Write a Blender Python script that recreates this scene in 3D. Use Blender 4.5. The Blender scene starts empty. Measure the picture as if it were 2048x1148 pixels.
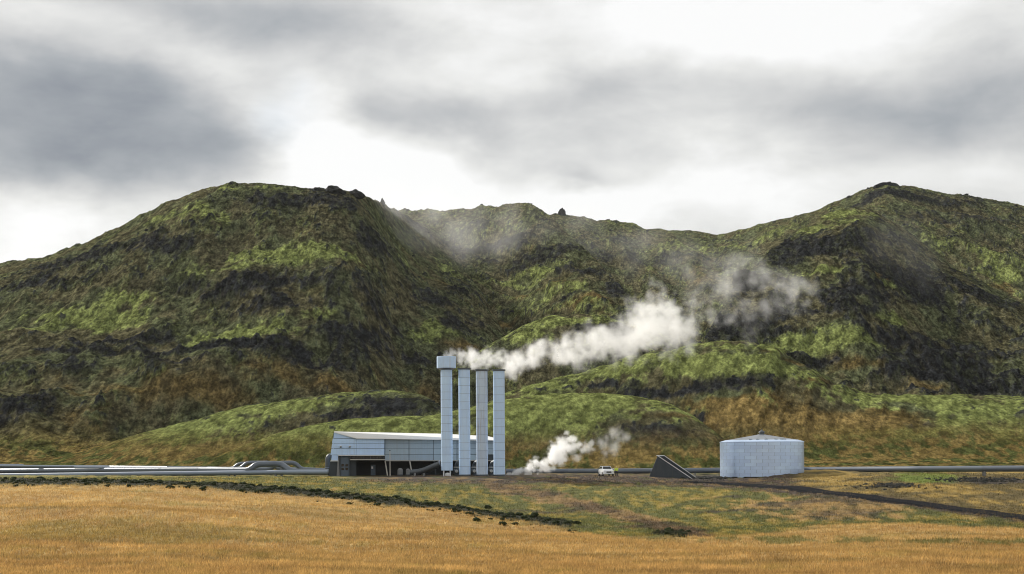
import bpy, math, random
import numpy as np
from mathutils import Vector, Matrix
random.seed(7)
R = math.radians
S = bpy.context.scene
COL = S.collection

# ------------------------------------------------------------------ camera
F, CX, HY, ROLL = 3151.0, 1024.0, 915.0, R(0.35)     # focal (px of the 2048 wide photo), optical axis, roll
CAMZ = 3.0
cam = bpy.data.cameras.new('camera'); camo = bpy.data.objects.new('camera', cam); COL.objects.link(camo)
cam.sensor_width = 36; cam.lens = 36 * F / 2048; cam.shift_y = (HY - 574) / 2048
cam.clip_start = 0.5; cam.clip_end = 20000
camo.location = (0, 0, CAMZ); camo.rotation_euler = (R(90), ROLL, 0)
S.camera = camo

# ------------------------------------------------------------------ light and sky
SUN_EL, SUN_AZ = R(31), R(-40)      # azimuth from +Y (behind the hills), negative = left
sd = bpy.data.lights.new('sun', 'SUN'); sd.energy = 5.0; sd.angle = R(1.5); sd.color = (1, .94, .84)
so = bpy.data.objects.new('sun', sd); COL.objects.link(so)
sdir = Vector((math.sin(SUN_AZ) * math.cos(SUN_EL), math.cos(SUN_AZ) * math.cos(SUN_EL), math.sin(SUN_EL)))
so.rotation_euler = sdir.to_track_quat('Z', 'Y').to_euler(); so.location = (0, 0, 400)

W = bpy.data.worlds.new('World'); S.world = W; W.use_nodes = True
nt = W.node_tree; nt.nodes.clear()
def N(t, kind, **kw):
    n = t.nodes.new(kind)
    for k, v in kw.items(): setattr(n, k, v)
    return n
class G:
    """tiny expression helper for node trees"""
    def __init__(s, t): s.t = t
    def m(s, op, a, b=None, c=None, clamp=False):
        n = N(s.t, 'ShaderNodeMath', operation=op); n.use_clamp = clamp
        for i, v in enumerate((a, b, c)):
            if v is None: continue
            if isinstance(v, (int, float)): n.inputs[i].default_value = v
            else: s.t.links.new(v, n.inputs[i])
        return n.outputs[0]
    def noise(s, vec, scale, detail=4, rough=.5, dist=0.0):
        n = N(s.t, 'ShaderNodeTexNoise'); n.inputs['Scale'].default_value = scale
        n.inputs['Detail'].default_value = detail; n.inputs['Roughness'].default_value = rough
        n.inputs['Distortion'].default_value = dist
        if vec is not None: s.t.links.new(vec, n.inputs['Vector'])
        return n.outputs['Fac'], n.outputs['Color']
    def ramp(s, fac, stops):
        n = N(s.t, 'ShaderNodeValToRGB'); e = n.color_ramp.elements
        while len(e) < len(stops): e.new(.5)
        for k, (p, c) in enumerate(stops):
            e[k].position = p; e[k].color = (c, c, c, 1) if isinstance(c, (int, float)) else (*c, 1)
        s.t.links.new(fac, n.inputs[0]); return n.outputs[0]
    def mix(s, fac, a, b, mode='MIX'):
        n = N(s.t, 'ShaderNodeMix', data_type='RGBA', blend_type=mode)
        for sock, v in ((n.inputs[0], fac), (n.inputs[6], a), (n.inputs[7], b)):
            if isinstance(v, (int, float)): sock.default_value = v
            elif isinstance(v, tuple): sock.default_value = (*v, 1)
            else: s.t.links.new(v, sock)
        return n.outputs[2]
    def comb(s, x, y, z=0.0):
        n = N(s.t, 'ShaderNodeCombineXYZ')
        for i, v in enumerate((x, y, z)):
            if isinstance(v, (int, float)): n.inputs[i].default_value = v
            else: s.t.links.new(v, n.inputs[i])
        return n.outputs[0]

g = G(nt)
tc = N(nt, 'ShaderNodeTexCoord'); sep = N(nt, 'ShaderNodeSeparateXYZ'); nt.links.new(tc.outputs['Generated'], sep.inputs[0])
az = g.m('ARCTAN2', sep.outputs[0], sep.outputs[1]); el = g.m('ARCSINE', sep.outputs[2])
AE = g.comb(az, el)
def stretched(kx, ky, off): return g.comb(g.m('MULTIPLY_ADD', az, kx, off), g.m('MULTIPLY', el, ky))
_, wc = g.noise(stretched(1, 1.6, 3.1), 7, 5, .55)
wsep = N(nt, 'ShaderNodeSeparateColor'); nt.links.new(wc, wsep.inputs[0])
azw = g.m('ADD', az, g.m('MULTIPLY_ADD', wsep.outputs[0], .12, -.06))
elw = g.m('ADD', el, g.m('MULTIPLY_ADD', wsep.outputs[1], .07, -.035))
def blob(px, py, rx, ry, tilt=0.0):
    a0 = math.atan((px - CX) / F); e0 = math.atan((HY - py) / F)
    dx = g.m('SUBTRACT', azw, a0); dy = g.m('SUBTRACT', elw, e0)
    c, s_ = math.cos(R(tilt)), math.sin(R(tilt))
    u = g.m('MULTIPLY', g.m('MULTIPLY_ADD', dx, c, g.m('MULTIPLY', dy, s_)), F / rx)
    v = g.m('MULTIPLY', g.m('MULTIPLY_ADD', dy, c, g.m('MULTIPLY', dx, -s_)), F / ry)
    q = g.m('ADD', g.m('MULTIPLY', u, u), g.m('MULTIPLY', v, v))
    return g.m('EXPONENT', g.m('MULTIPLY', q, -.8))
n1, _ = g.noise(stretched(1, 2.6, 0.7), 5.5, 8, .52, .25)
n2, _ = g.noise(stretched(1, 1.9, 9.3), 11, 7, .55, .3)
lum = g.m('MULTIPLY_ADD', g.m('SUBTRACT', n1, .5), .66, .765)
lum = g.m('ADD', lum, g.m('MULTIPLY', g.m('SUBTRACT', n2, .5), .46))
dark = [(120, 230, 330, 115, -3, .44), (430, 250, 110, 70, 0, .16), (860, 225, 150, 42, -12, .27), (1250, 200, 380, 36, 0, .13), (1780, 260, 420, 60, 4, .20),
        (540, 40, 190, 75, -10, .20), (1180, 350, 75, 20, 0, .24), (150, 330, 300, 55, 0, .20), (2050, 190, 160, 70, 0, .10), (700, 20, 200, 40, 0, .10)]
lite = [(640, 240, 80, 120, 28, .30), (1150, 400, 420, 60, 0, .30), (800, 340, 160, 50, -15, .24), (1550, 60, 520, 80, 0, .26), (100, 60, 220, 40, -5, .18), (60, 430, 260, 60, 0, .20),
        (400, 110, 160, 40, -20, .14), (1450, 330, 150, 60, 0, .12)]
for px, py, rx, ry, t, a in dark: lum = g.m('MULTIPLY_ADD', blob(px, py, rx, ry, t), -a, lum)
for px, py, rx, ry, t, a in lite: lum = g.m('MULTIPLY_ADD', blob(px, py, rx, ry, t), a, lum)
lum = g.m('MINIMUM', g.m('MAXIMUM', lum, .22), .97)
cloud = g.ramp(lum, [(0.2, (.22, .245, .285)), (.42, (.385, .407, .432)), (.62, (.60, .605, .605)), (.8, (.82, .82, .80)), (.95, (1.0, 1.0, .99))])
sky = N(nt, 'ShaderNodeTexSky'); sky.sky_type = 'NISHITA'; sky.sun_disc = False
sky.sun_elevation = SUN_EL; sky.sun_rotation = SUN_AZ
bg1 = N(nt, 'ShaderNodeBackground'); nt.links.new(sky.outputs[0], bg1.inputs[0]); bg1.inputs[1].default_value = .10
bg2 = N(nt, 'ShaderNodeBackground'); nt.links.new(cloud, bg2.inputs[0]); bg2.inputs[1].default_value = 1.0
mx = N(nt, 'ShaderNodeMixShader')
cov = g.m('SUBTRACT', .95, g.m('MULTIPLY', blob(575, 215, 40, 50), .25))
nt.links.new(cov, mx.inputs[0]); nt.links.new(bg1.outputs[0], mx.inputs[1]); nt.links.new(bg2.outputs[0], mx.inputs[2])
wo = N(nt, 'ShaderNodeOutputWorld'); nt.links.new(mx.outputs[0], wo.inputs[0])

S.view_settings.view_transform = 'Standard'; S.view_settings.look = 'None'
S.view_settings.exposure = 0.0; S.view_settings.gamma = 1; S.view_settings.use_curve_mapping = False
S.render.engine = 'CYCLES'
S.cycles.volume_bounces = 10; S.cycles.max_bounces = 12; S.cycles.volume_step_rate = 1.0; S.cycles.volume_max_steps = 512
S.cycles.use_denoising = True; S.cycles.filter_width = 1.05

# ------------------------------------------------------------------ projection helpers
def at(px, py, Y):
    u = (px - CX) / F; v = (HY - py) / F
    return Vector(((u * math.cos(ROLL) + v * math.sin(ROLL)) * Y, Y, CAMZ + (-u * math.sin(ROLL) + v * math.cos(ROLL)) * Y))
def sv(px, py):
    u = (np.asarray(px, float) - CX) / F; v = (HY - np.asarray(py, float)) / F
    return u * math.cos(ROLL) + v * math.sin(ROLL), -u * math.sin(ROLL) + v * math.cos(ROLL)
def topix(x, y, z):
    s = x / y; t = (z - CAMZ) / y
    u = s * math.cos(ROLL) - t * math.sin(ROLL); v = s * math.sin(ROLL) + t * math.cos(ROLL)
    return CX + u * F, HY - v * F

# ------------------------------------------------------------------ numpy noise
_rs = np.random.RandomState(3)
_PERM = _rs.permutation(4096).astype(np.int32); _ANG = _rs.rand(4096).astype(np.float32) * 6.2831853
_GX, _GY = np.cos(_ANG), np.sin(_ANG)
def pn(x, y, seed=0):
    x = np.asarray(x, np.float64); y = np.asarray(y, np.float64)
    xi = np.floor(x); yi = np.floor(y); fx = (x - xi).astype(np.float32); fy = (y - yi).astype(np.float32)
    xi = xi.astype(np.int64); yi = yi.astype(np.int64)
    def h(a, b): return _PERM[(_PERM[(a + seed * 131) & 4095] + b) & 4095]
    def gr(a, b, dx, dy):
        k = h(a, b); return _GX[k] * dx + _GY[k] * dy
    u = fx * fx * fx * (fx * (fx * 6 - 15) + 10); v = fy * fy * fy * (fy * (fy * 6 - 15) + 10)
    a = gr(xi, yi, fx, fy); b = gr(xi + 1, yi, fx - 1, fy); c = gr(xi, yi + 1, fx, fy - 1); d = gr(xi + 1, yi + 1, fx - 1, fy - 1)
    a = a + u * (b - a); c = c + u * (d - c)
    return (a + v * (c - a)) * 1.5
def fbm(x, y, o=4, seed=0, gain=.5):
    r = 0; a = 1.0; f = 1.0
    for k in range(o):
        r = r + a * pn(x * f + 17.3 * k, y * f - 9.1 * k, seed + k); a *= gain; f *= 2.03
    return r
def ridged(x, y, o=4, seed=0, gain=.5):
    r = 0; a = 1.0; f = 1.0
    for k in range(o):
        r = r + a * (1 - np.abs(pn(x * f + 5.7 * k, y * f + 3.3 * k, seed + k)) * 2); a *= gain; f *= 2.1
    return r
def sstep(a, b, x):
    t = np.clip((x - a) / (b - a), 0, 1); return t * t * (3 - 2 * t)
def gsmooth(a, sig):
    if sig <= 0: return a
    k = np.arange(-int(3 * sig) - 1, int(3 * sig) + 2); w = np.exp(-.5 * (k / sig) ** 2); w /= w.sum()
    n = len(k) // 2; p = np.concatenate([np.full(n, a[0]), a, np.full(n, a[-1])]); return np.convolve(p, w, 'valid')

# ------------------------------------------------------------------ terrain
# every hill: crest (photo column, photo row, distance), foot distance, smoothing (px)
def near(pts, k, y0): return [(a, b, y0 + (c - y0) * k) for a, b, c in pts]
HILLS = {
 'left_hill': dict(pts=[(-500, 800, 760), (-250, 640, 740), (0, 528, 720), (90, 512, 715), (180, 482, 710), (270, 436, 705), (340, 398, 700), (400, 376, 700), (450, 368, 700), (500, 366, 700),
        (560, 370, 700), (610, 377, 700), (660, 379, 700), (700, 382, 695), (735, 391, 740), (770, 408, 830), (800, 424, 940), (850, 450, 1000), (900, 490, 1000), (960, 560, 930), (1040, 700, 800), (1120, 860, 600)],
        foot=[(-500, 350), (0, 350), (400, 395), (700, 410), (1000, 400)], back=.5, sm=4, p=1.12),
 'centre_ridge': dict(pts=[(500, 700, 1000), (700, 440, 980), (760, 424, 960), (800, 421, 950), (870, 422, 940), (940, 416, 930), (1000, 409, 920), (1045, 406, 910), (1075, 413, 890), (1105, 436, 860), (1140, 468, 820), (1180, 505, 770),
        (1220, 548, 720), (1255, 590, 680), (1290, 640, 640), (1330, 690, 600), (1400, 800, 540)],
        foot=[(500, 600), (1000, 590), (1200, 520), (1400, 480)], back=.75, sm=4, p=1.05),
 'far_ridge': dict(pts=[(700, 640, 1250), (1000, 450, 1250), (1070, 428, 1250), (1110, 428, 1250), (1150, 431, 1250), (1200, 440, 1240), (1260, 446, 1230), (1290, 455, 1220), (1340, 460, 1210), (1390, 462, 1200), (1430, 468, 1190),
        (1480, 460, 1170), (1520, 450, 1150), (1570, 437, 1130), (1620, 424, 1110), (1680, 400, 1090), (1735, 377, 1070), (1775, 367, 1060), (1820, 372, 1060), (1880, 385, 1060), (1940, 392, 1060), (2000, 403, 1060), (2048, 410, 1060), (2300, 520, 1050), (2600, 700, 1000)],
        foot=[(700, 700), (1300, 690), (1450, 660), (1700, 600), (2048, 560), (2600, 500)], back=.5, sm=3, p=1.15),
 'right_hill': dict(pts=[(1330, 800, 470), (1380, 712, 500), (1400, 690, 520), (1425, 650, 550), (1455, 590, 600), (1480, 555, 640), (1510, 532, 670), (1545, 500, 700), (1600, 458, 730), (1650, 428, 750), (1700, 414, 755), (1740, 416, 755),
        (1790, 444, 745), (1850, 490, 725), (1905, 532, 700), (1960, 562, 670), (2048, 606, 630), (2250, 700, 560), (2500, 850, 450)],
        foot=[(1330, 430), (1500, 440), (1700, 430), (2048, 400), (2500, 360)], back=.8, sm=4, p=1.0),
 'knoll': dict(pts=[(860, 760, 520), (940, 712, 530), (1000, 676, 540), (1050, 650, 545), (1100, 631, 550), (1150, 627, 550), (1200, 630, 548), (1240, 642, 545), (1275, 668, 540), (1300, 700, 530), (1340, 780, 500)],
        foot=[(860, 460), (1340, 460)], back=.6, sm=6, p=.8),
 'green_hill': dict(pts=[(820, 900, 400), (900, 850, 410), (1010, 790, 425), (1060, 768, 430), (1120, 752, 435), (1180, 740, 438), (1240, 722, 440), (1300, 704, 440), (1380, 691, 440), (1450, 681, 440), (1500, 682, 440), (1545, 694, 438),
        (1600, 722, 430), (1660, 758, 420), (1710, 782, 412), (1750, 790, 408), (1810, 794, 405), (1870, 792, 402), (1930, 790, 400), (1990, 793, 398), (2048, 796, 396), (2300, 840, 380), (2600, 900, 340)],
        foot=[(820, 365), (1200, 375), (1450, 345), (1600, 335), (2048, 320), (2600, 290)], back=.55, sm=6, p=.85),
 'front_hill': dict(pts=[(330, 955, 300), (400, 928, 305), (480, 893, 315), (550, 868, 322), (620, 850, 330), (700, 838, 336), (780, 833, 340), (860, 831, 344), (900, 824, 346), (950, 812, 350), (1010, 800, 354), (1080, 790, 358), (1150, 786, 360), (1210, 787, 360),
        (1260, 791, 358), (1310, 800, 354), (1350, 812, 348), (1390, 834, 340), (1430, 862, 330), (1470, 895, 315), (1520, 930, 300), (1600, 965, 290)],
        foot=[(330, 290), (700, 296), (1100, 302), (1500, 286)], back=.5, sm=7, p=.7),
 'low_hill': dict(pts=[(-300, 980, 380), (0, 946, 385), (80, 925, 385), (160, 905, 386), (250, 876, 388), (330, 855, 390), (400, 837, 392), (480, 816, 394), (560, 801, 396), (640, 790, 398), (720, 784, 400), (790, 782, 400), (850, 792, 396), (900, 830, 380), (960, 900, 350)],
        foot=[(-300, 330), (300, 335), (600, 340), (960, 330)], back=.45, sm=6, p=.75),
}
HILLS['left_hill']['pts'] = near(HILLS['left_hill']['pts'], .78, 420)
HILLS['right_hill']['pts'] = near(HILLS['right_hill']['pts'], .76, 440)
SG = np.linspace(-.8, .8, 4001)
for h in HILLS.values():
    P = np.array(h['pts'], float); s_, t_ = sv(P[:, 0], P[:, 1])
    sm = h['sm'] / F / (SG[1] - SG[0])
    h['t'] = gsmooth(np.interp(SG, s_, t_, left=-.3, right=-.3), sm)
    h['Yc'] = gsmooth(np.interp(SG, s_, P[:, 2]), 8 * sm)
    Q = np.array(h['foot'], float); s2, _ = sv(Q[:, 0], np.full(len(Q), 900.)); h['Yf'] = gsmooth(np.interp(SG, s2, Q[:, 1]), 8 * sm)

GPX = [-600, 0, 250, 500, 750, 1000, 1200, 1400, 1550, 1700, 2048, 2600]
GY_ = [60, 85, 110, 140, 165, 185, 200, 215, 235, 250, 270, 300, 335]
GT = {   # photo row of the bare ground at each distance, per photo column
 -600: [1245, 1160, 1090, 1030, 993, 972, 966, 962, 958, 955, 950, 945, 941],
 0:    [1245, 1160, 1085, 1030, 993, 970, 967, 963, 959, 956, 951, 945, 941],
 250:  [1245, 1160, 1088, 1034, 996, 973, 968, 963, 958, 955, 950, 945, 940],
 500:  [1245, 1160, 1095, 1045, 1010, 986, 976, 966, 959, 955, 950, 944, 940],
 750:  [1245, 1160, 1105, 1060, 1026, 1004, 990, 974, 961, 955, 949, 943, 938],
 1000: [1245, 1160, 1110, 1070, 1046, 1031, 1012, 990, 965, 953, 948, 942, 936],
 1200: [1245, 1160, 1112, 1074, 1055, 1036, 1010, 985, 963, 953, 947, 941, 934],
 1400: [1245, 1160, 1113, 1076, 1056, 1032, 1006, 986, 970, 961, 952, 942, 930],
 1550: [1245, 1160, 1113, 1076, 1052, 1024, 998, 980, 966, 958, 949, 938, 924],
 1700: [1245, 1160, 1113, 1076, 1048, 1018, 992, 972, 958, 952, 944, 934, 920],
 2048: [1245, 1160, 1113, 1074, 1040, 1014, 992, 974, 956, 948, 941, 930, 916],
 2600: [1245, 1160, 1113, 1074, 1040, 1014, 992, 970, 952, 944, 936, 926, 912]}
YG = np.linspace(60, 335, 276)
tab = np.array([np.interp(YG, GY_, GT[p]) for p in GPX])
tab = np.array([gsmooth(r, 3) for r in tab])
PXG = np.linspace(-600, 2600, 321)
tab2 = np.array([gsmooth(np.interp(PXG, GPX, tab[:, j]), 7) for j in range(len(YG))]).T
def ground0(s, Y):
    """smooth ground height below the plant and the field"""
    Yc = np.clip(Y, 60, 335)
    fy = (Yc - 60) / (YG[1] - YG[0]); j = np.clip(fy.astype(int), 0, len(YG) - 2); b = fy - j
    px = CX + np.clip(s, -.6, .6) * F
    fx = np.clip((px - PXG[0]) / (PXG[1] - PXG[0]), 0, len(PXG) - 1.001); i = fx.astype(int); a = fx - i
    py = (tab2[i, j] * (1 - a) + tab2[i + 1, j] * a) * (1 - b) + (tab2[i, j + 1] * (1 - a) + tab2[i + 1, j + 1] * a) * b
    t = -((px - CX) / F) * math.sin(ROLL) + (HY - py) / F * math.cos(ROLL)
    z = CAMZ + t * Yc
    near = np.clip((60 - Y) / 60, 0, 1)
    z = z * (1 - near ** .8) + (CAMZ - 1.9) * near ** .8
    return z
def smax(a, b, k):
    h = np.clip(.5 + .5 * (a - b) / k, 0, 1); return b + (a - b) * h + k * h * (1 - h)

fine = np.linspace(-.352, .352, 1130)
out = .352 + np.cumsum(.0025 * 1.085 ** np.arange(1, 54))
SS = np.concatenate([-out[::-1], fine, out])
Yrows = np.concatenate([np.array([-900, -600, -400, -250, -150, -80, -40, -20, -8, 0, 8, 16, 25, 34, 43, 52, 58]), np.arange(63, 78, 1.4), np.arange(78, 170, .62), np.arange(170, 285, .7), np.arange(285, 420, .85),
                        np.arange(420, 820, 1.15), np.arange(820, 1290, 2.4), 1290 + np.cumsum(6 * 1.16 ** np.arange(28))])
s2d, Y2d = np.meshgrid(SS, Yrows)
Wd = np.maximum(Y2d, 60.0); X2d = s2d * Wd
S2 = X2d / np.maximum(Y2d, 60.0)
sc = np.clip(S2, -.79, .79)
fi = (sc - SG[0]) / (SG[1] - SG[0])
base = ground0(S2, Y2d)
base = base + np.clip(Y2d - 335, 0, None) * .035
Z = base.copy(); owner = np.zeros(Z.shape, np.int8)
zs = []
for k, (nm, h) in enumerate(HILLS.items()):
    t = np.interp(sc, SG, h['t']); Yc = np.interp(sc, SG, h['Yc']); Yf = np.interp(sc, SG, h['Yf'])
    zc = CAMZ + t * Yc
    u = (Y2d - Yf) / (Yc - Yf); uc = np.clip(u, 0, 1)
    dome = 1 - (1 - uc) ** 2.1
    if h['p'] < 1: prof = dome * .35 + (uc * uc * (3 - 2 * uc)) * .65
    else: prof = uc ** h['p'] * .6 + dome * (uc ** .5) * .4
    w = 10.0
    zf = base
    z = zf + (zc - zf) * prof
    z = np.where(u > 1, zc - h['back'] * (np.sqrt((Y2d - Yc) ** 2 + w * w) - w), z)
    z = np.where(u < 0, base - (Yf - Y2d) * .2, z)
    z = np.where(zc < base - 5, base - 6, z)
    owner = np.where(z > Z, k + 1, owner)
    Z = smax(Z, z, 1.2)
    zs.append(z)
names = ['ground'] + list(HILLS)
OW = {n: (owner == i).astype(np.float32) for i, n in enumerate(names)}
hillm = sstep(2.0, 9.0, Z - base) * (Y2d > 280)          # how much "hill" this is
farm = sstep(300, 420, Y2d)
crestk = np.zeros(Z.shape, np.float32)
for k_, h in HILLS.items(): crestk += OW[k_] * np.exp(-((Y2d - np.interp(sc, SG, h['Yc'])) / 45) ** 2).astype(np.float32)
# photo position of every vertex (used to put the vegetation zones where they grow)
Ysafe = np.maximum(Y2d, 30); PX, PY = topix(X2d * Ysafe / np.maximum(Y2d, 30), Ysafe, Z)

# --- where the terrain grid is hit by the line of sight through a photo point
def gidx(x, Y):
    Y = np.asarray(Y, float); s = np.asarray(x, float) / np.maximum(Y, 60)
    j = np.clip(np.searchsorted(Yrows, Y) - 1, 0, len(Yrows) - 2); i = np.clip(np.searchsorted(SS, s) - 1, 0, len(SS) - 2)
    b = np.clip((Y - Yrows[j]) / (Yrows[j + 1] - Yrows[j]), 0, 1); a = np.clip((s - SS[i]) / (SS[i + 1] - SS[i]), 0, 1)
    return j, i, b, a
def samp(A, x, Y):
    j, i, b, a = gidx(x, Y)
    return (A[j, i] * (1 - a) + A[j, i + 1] * a) * (1 - b) + (A[j + 1, i] * (1 - a) + A[j + 1, i + 1] * a) * b
def hit(px, py, y0=62, y1=1400):
    s, t = sv(px, py); Ys = np.arange(y0, y1, .5); zz = samp(Z, s * Ys, Ys) - (CAMZ + t * Ys)
    k = np.argmax(zz > 0)
    if zz[k] <= 0: k = len(Ys) - 1
    return Vector((float(s) * Ys[k], Ys[k], CAMZ + float(t) * Ys[k]))

# --- vegetation / rock zones, some with crest light or flank shade painted in: (photo x, y, half width px, half height px, strength)
PATCH = {
 'moss': [(360, 425, 90, 16, .8), (470, 376, 90, 6, .5), (560, 478, 110, 16, .9), (640, 500, 90, 14, .8), (440, 508, 60, 14, .5), (215, 612, 75, 30, 1.2), (270, 575, 40, 12, .6), (425, 648, 65, 26, 1.1), (60, 650, 50, 14, .7), (110, 620, 50, 14, .5), (520, 640, 60, 20, .5),
          (650, 610, 60, 20, .5), (860, 650, 50, 20, .7), (800, 500, 80, 16, .3), (900, 520, 60, 20, .4), (1050, 540, 70, 20, .5), (1110, 590, 80, 16, .6),
          (400, 850, 200, 20, .8), (560, 815, 120, 12, .9), (330, 880, 110, 16, .7), (640, 860, 150, 22, .9), (800, 850, 90, 16, .9), (520, 900, 120, 24, .7), (1100, 815, 120, 30, 1), (1050, 860, 70, 25, .7), (1210, 800, 90, 12, .9),
          (1120, 640, 90, 12, 1), (1060, 670, 60, 16, .8), (1440, 725, 120, 28, 1.1), (1500, 690, 90, 8, 1), (1300, 715, 80, 16, .7), (1180, 745, 100, 12, .8), (1080, 775, 60, 10, .8),
          (1700, 426, 60, 12, 1), (1645, 545, 46, 8, 1), (1650, 455, 60, 16, .6), (1690, 680, 100, 20, 1), (1790, 630, 40, 12, .9), (1780, 575, 36, 8, .7), (1600, 700, 80, 18, .7), (1850, 490, 40, 20, .3), (2010, 545, 40, 50, .6),
          (1900, 890, 130, 22, 1.1), (1940, 815, 100, 22, 1), (1830, 798, 100, 8, 1), (1700, 800, 60, 20, .3), (1520, 480, 80, 20, .5), (1380, 500, 100, 20, .4), (1960, 850, 90, 22, .8)],
 'rock': [(1080, 778, 60, 6, .7), (1200, 770, 80, 8, .6), (1320, 785, 70, 8, .8), (1100, 758, 60, 5, .5), (1440, 668, 40, 8, .9), (1560, 672, 60, 6, .5), (1850, 780, 60, 6, .9), (1980, 780, 60, 6, .8), (640, 775, 60, 5, .4), (780, 800, 70, 9, .8), (150, 530, 110, 20, .7), (60, 575, 60, 20, .6), (490, 540, 120, 24, .9), (330, 480, 80, 20, .6), (640, 400, 140, 16, .6), (230, 660, 120, 14, 1.1), (300, 690, 140, 12, 1), (430, 690, 60, 18, 1.2), (130, 690, 50, 10, .7), (560, 690, 80, 14, .9), (620, 715, 60, 18, 1.2), (700, 640, 50, 40, 1),  # leading entries: shade behind the hill crests, painted in rock colour
          (330, 645, 40, 18, .6), (560, 590, 80, 18, .7), (730, 480, 60, 30, .8), (40, 830, 50, 50, .8), (150, 740, 30, 20, .5), (360, 740, 40, 12, .7), (860, 600, 50, 26, .7), (770, 620, 50, 60, .6), (920, 590, 40, 16, .6), (840, 690, 50, 20, 1), (900, 645, 20, 12, .9), (950, 650, 40, 14, .5),
          (980, 480, 130, 16, .9), (1080, 500, 80, 22, .9), (1160, 545, 50, 22, .8), (1225, 580, 30, 26, 1), (1130, 600, 40, 10, .6), (820, 440, 60, 20, .4), (1290, 520, 90, 18, .6), (1200, 470, 60, 12, .4),
          (1235, 665, 30, 26, 1.3), (1160, 655, 30, 10, .7), (700, 825, 100, 18, 1.1), (560, 850, 70, 14, .6), (790, 815, 50, 12, .8), (180, 915, 40, 8, .6),
          (1640, 500, 90, 28, 1), (1560, 490, 40, 20, .9), (1500, 570, 40, 26, 1), (1460, 640, 50, 30, 1), (1540, 640, 60, 16, .5), (1700, 590, 90, 20, 1), (1780, 540, 80, 30, .7), (1860, 570, 60, 30, .8), (1760, 665, 50, 14, .8), (1870, 690, 100, 40, 1), (1680, 625, 60, 16, .9), (1930, 740, 90, 26, 1), (1800, 740, 70, 20, .7), (1640, 720, 60, 10, .8),
          (1840, 395, 160, 16, .7), (1760, 390, 60, 14, .8), (1960, 430, 90, 20, .5), (1900, 440, 70, 14, .6), (1990, 600, 50, 20, .6),
          (1400, 770, 110, 16, .9), (1500, 760, 60, 20, .6), (1330, 870, 100, 24, .9), (1400, 840, 50, 16, .9), (1300, 790, 60, 8, .5), (1700, 900, 60, 14, .8), (1720, 880, 30, 8, .8), (1840, 850, 40, 12, 1), (1120, 790, 40, 10, .2), (1950, 820, 40, 14, .5), (1250, 850, 60, 20, .4)],  # includes the front hill's right flank, its shade painted as dark rock
 'dry':  [(260, 790, 180, 40, .5), (180, 850, 120, 30, .45), (700, 765, 170, 12, .9), (600, 740, 140, 20, .55), (760, 720, 90, 20, .45), (400, 790, 120, 30, .4), (60, 920, 80, 10, .9), (1000, 625, 70, 14, 1), (930, 680, 60, 12, .8), (860, 740, 60, 20, .5), (1180, 610, 70, 14, .6), (1120, 560, 60, 14, .5), (620, 570, 60, 12, .5), (700, 510, 40, 20, .3), (870, 560, 60, 20, .5),
          (430, 910, 50, 20, 1.2), (380, 925, 50, 8, 1.3), (540, 920, 120, 12, .8), (1560, 842, 190, 28, 2.0), (1450, 805, 70, 14, 1.2), (1640, 872, 110, 18, 1.6), (1750, 845, 90, 20, .7), (1480, 845, 60, 18, 1.2), (1330, 830, 60, 8, .7), (1480, 870, 30, 20, .7), (1540, 800, 70, 16, .6), (1640, 760, 60, 12, .7), (1600, 725, 40, 8, .6), (1330, 915, 140, 14, 1), (1060, 915, 50, 20, .9), (1650, 925, 60, 8, 1.2), (1800, 925, 140, 10, .9),
          (1730, 730, 80, 12, .7), (1990, 770, 60, 16, .8), (2010, 560, 30, 26, .6), (1760, 560, 40, 8, .7), (1950, 690, 50, 14, .5), (1500, 700, 60, 6, .4), (1800, 870, 60, 12, .5), (850, 470, 60, 20, .3), (1400, 560, 40, 40, .5), (1860, 770, 60, 10, .6)]}
def patches(key):
    r = np.zeros(Z.shape, np.float32)
    for px, py, hw, hh, a in PATCH[key]:
        p = hit(px, py, 250)
        rx = hw / F * p.y; rz = max(hh / F * p.y, .6); ry = rz * 3.0 + 6
        m = (np.abs(X2d - p.x) < 3 * rx) & (np.abs(Y2d - p.y) < 3 * ry)
        q = ((X2d[m] - p.x) / rx) ** 2 + ((Z[m] - p.z) / rz) ** 2 + ((Y2d[m] - p.y) / ry) ** 2
        r[m] += a * np.exp(-q * .8)
    return r
Pm, Pr, Pd = patches('moss'), patches('rock'), patches('dry')

# --- noise fields (world metres)
lean = OW['centre_ridge'] * 0.55 + OW['far_ridge'] * .25 - OW['right_hill'] * .25 - OW['front_hill'] * .5 - OW['green_hill'] * .3
big = fbm(X2d / 46, Y2d / 60, 4, 11)
med = fbm(X2d / 11, Y2d / 24, 5, 23, .6)
sml = fbm(X2d / 2.6, Y2d / 6.5, 3, 37, .6)
gx = X2d + lean * Y2d
gul = fbm(gx / 7.5, Y2d / 70, 4, 51, .55)
gul2 = fbm(gx / 2.6, Y2d / 26, 3, 53, .6)
crag = ridged(X2d / 15 + .3 * med, Y2d / 24 + .3 * med, 4, 61, .55)
gw = .15 + OW['centre_ridge'] * .8 + OW['far_ridge'] * .6 + OW['green_hill'] * .6 + OW['front_hill'] * .25 + OW['right_hill'] * .2 + OW['low_hill'] * .15
rockv = -.01 + Pr * 1.45 - Pm * .7 - Pd * .7 + med * .75 + big * .40 + gul * .5 * gw + sml * .3 - .30
rockv += OW['right_hill'] * .16 + OW['left_hill'] * .05 - OW['front_hill'] * .25 - OW['green_hill'] * .15
rock = sstep(-.05, .42, rockv) * hillm
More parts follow.
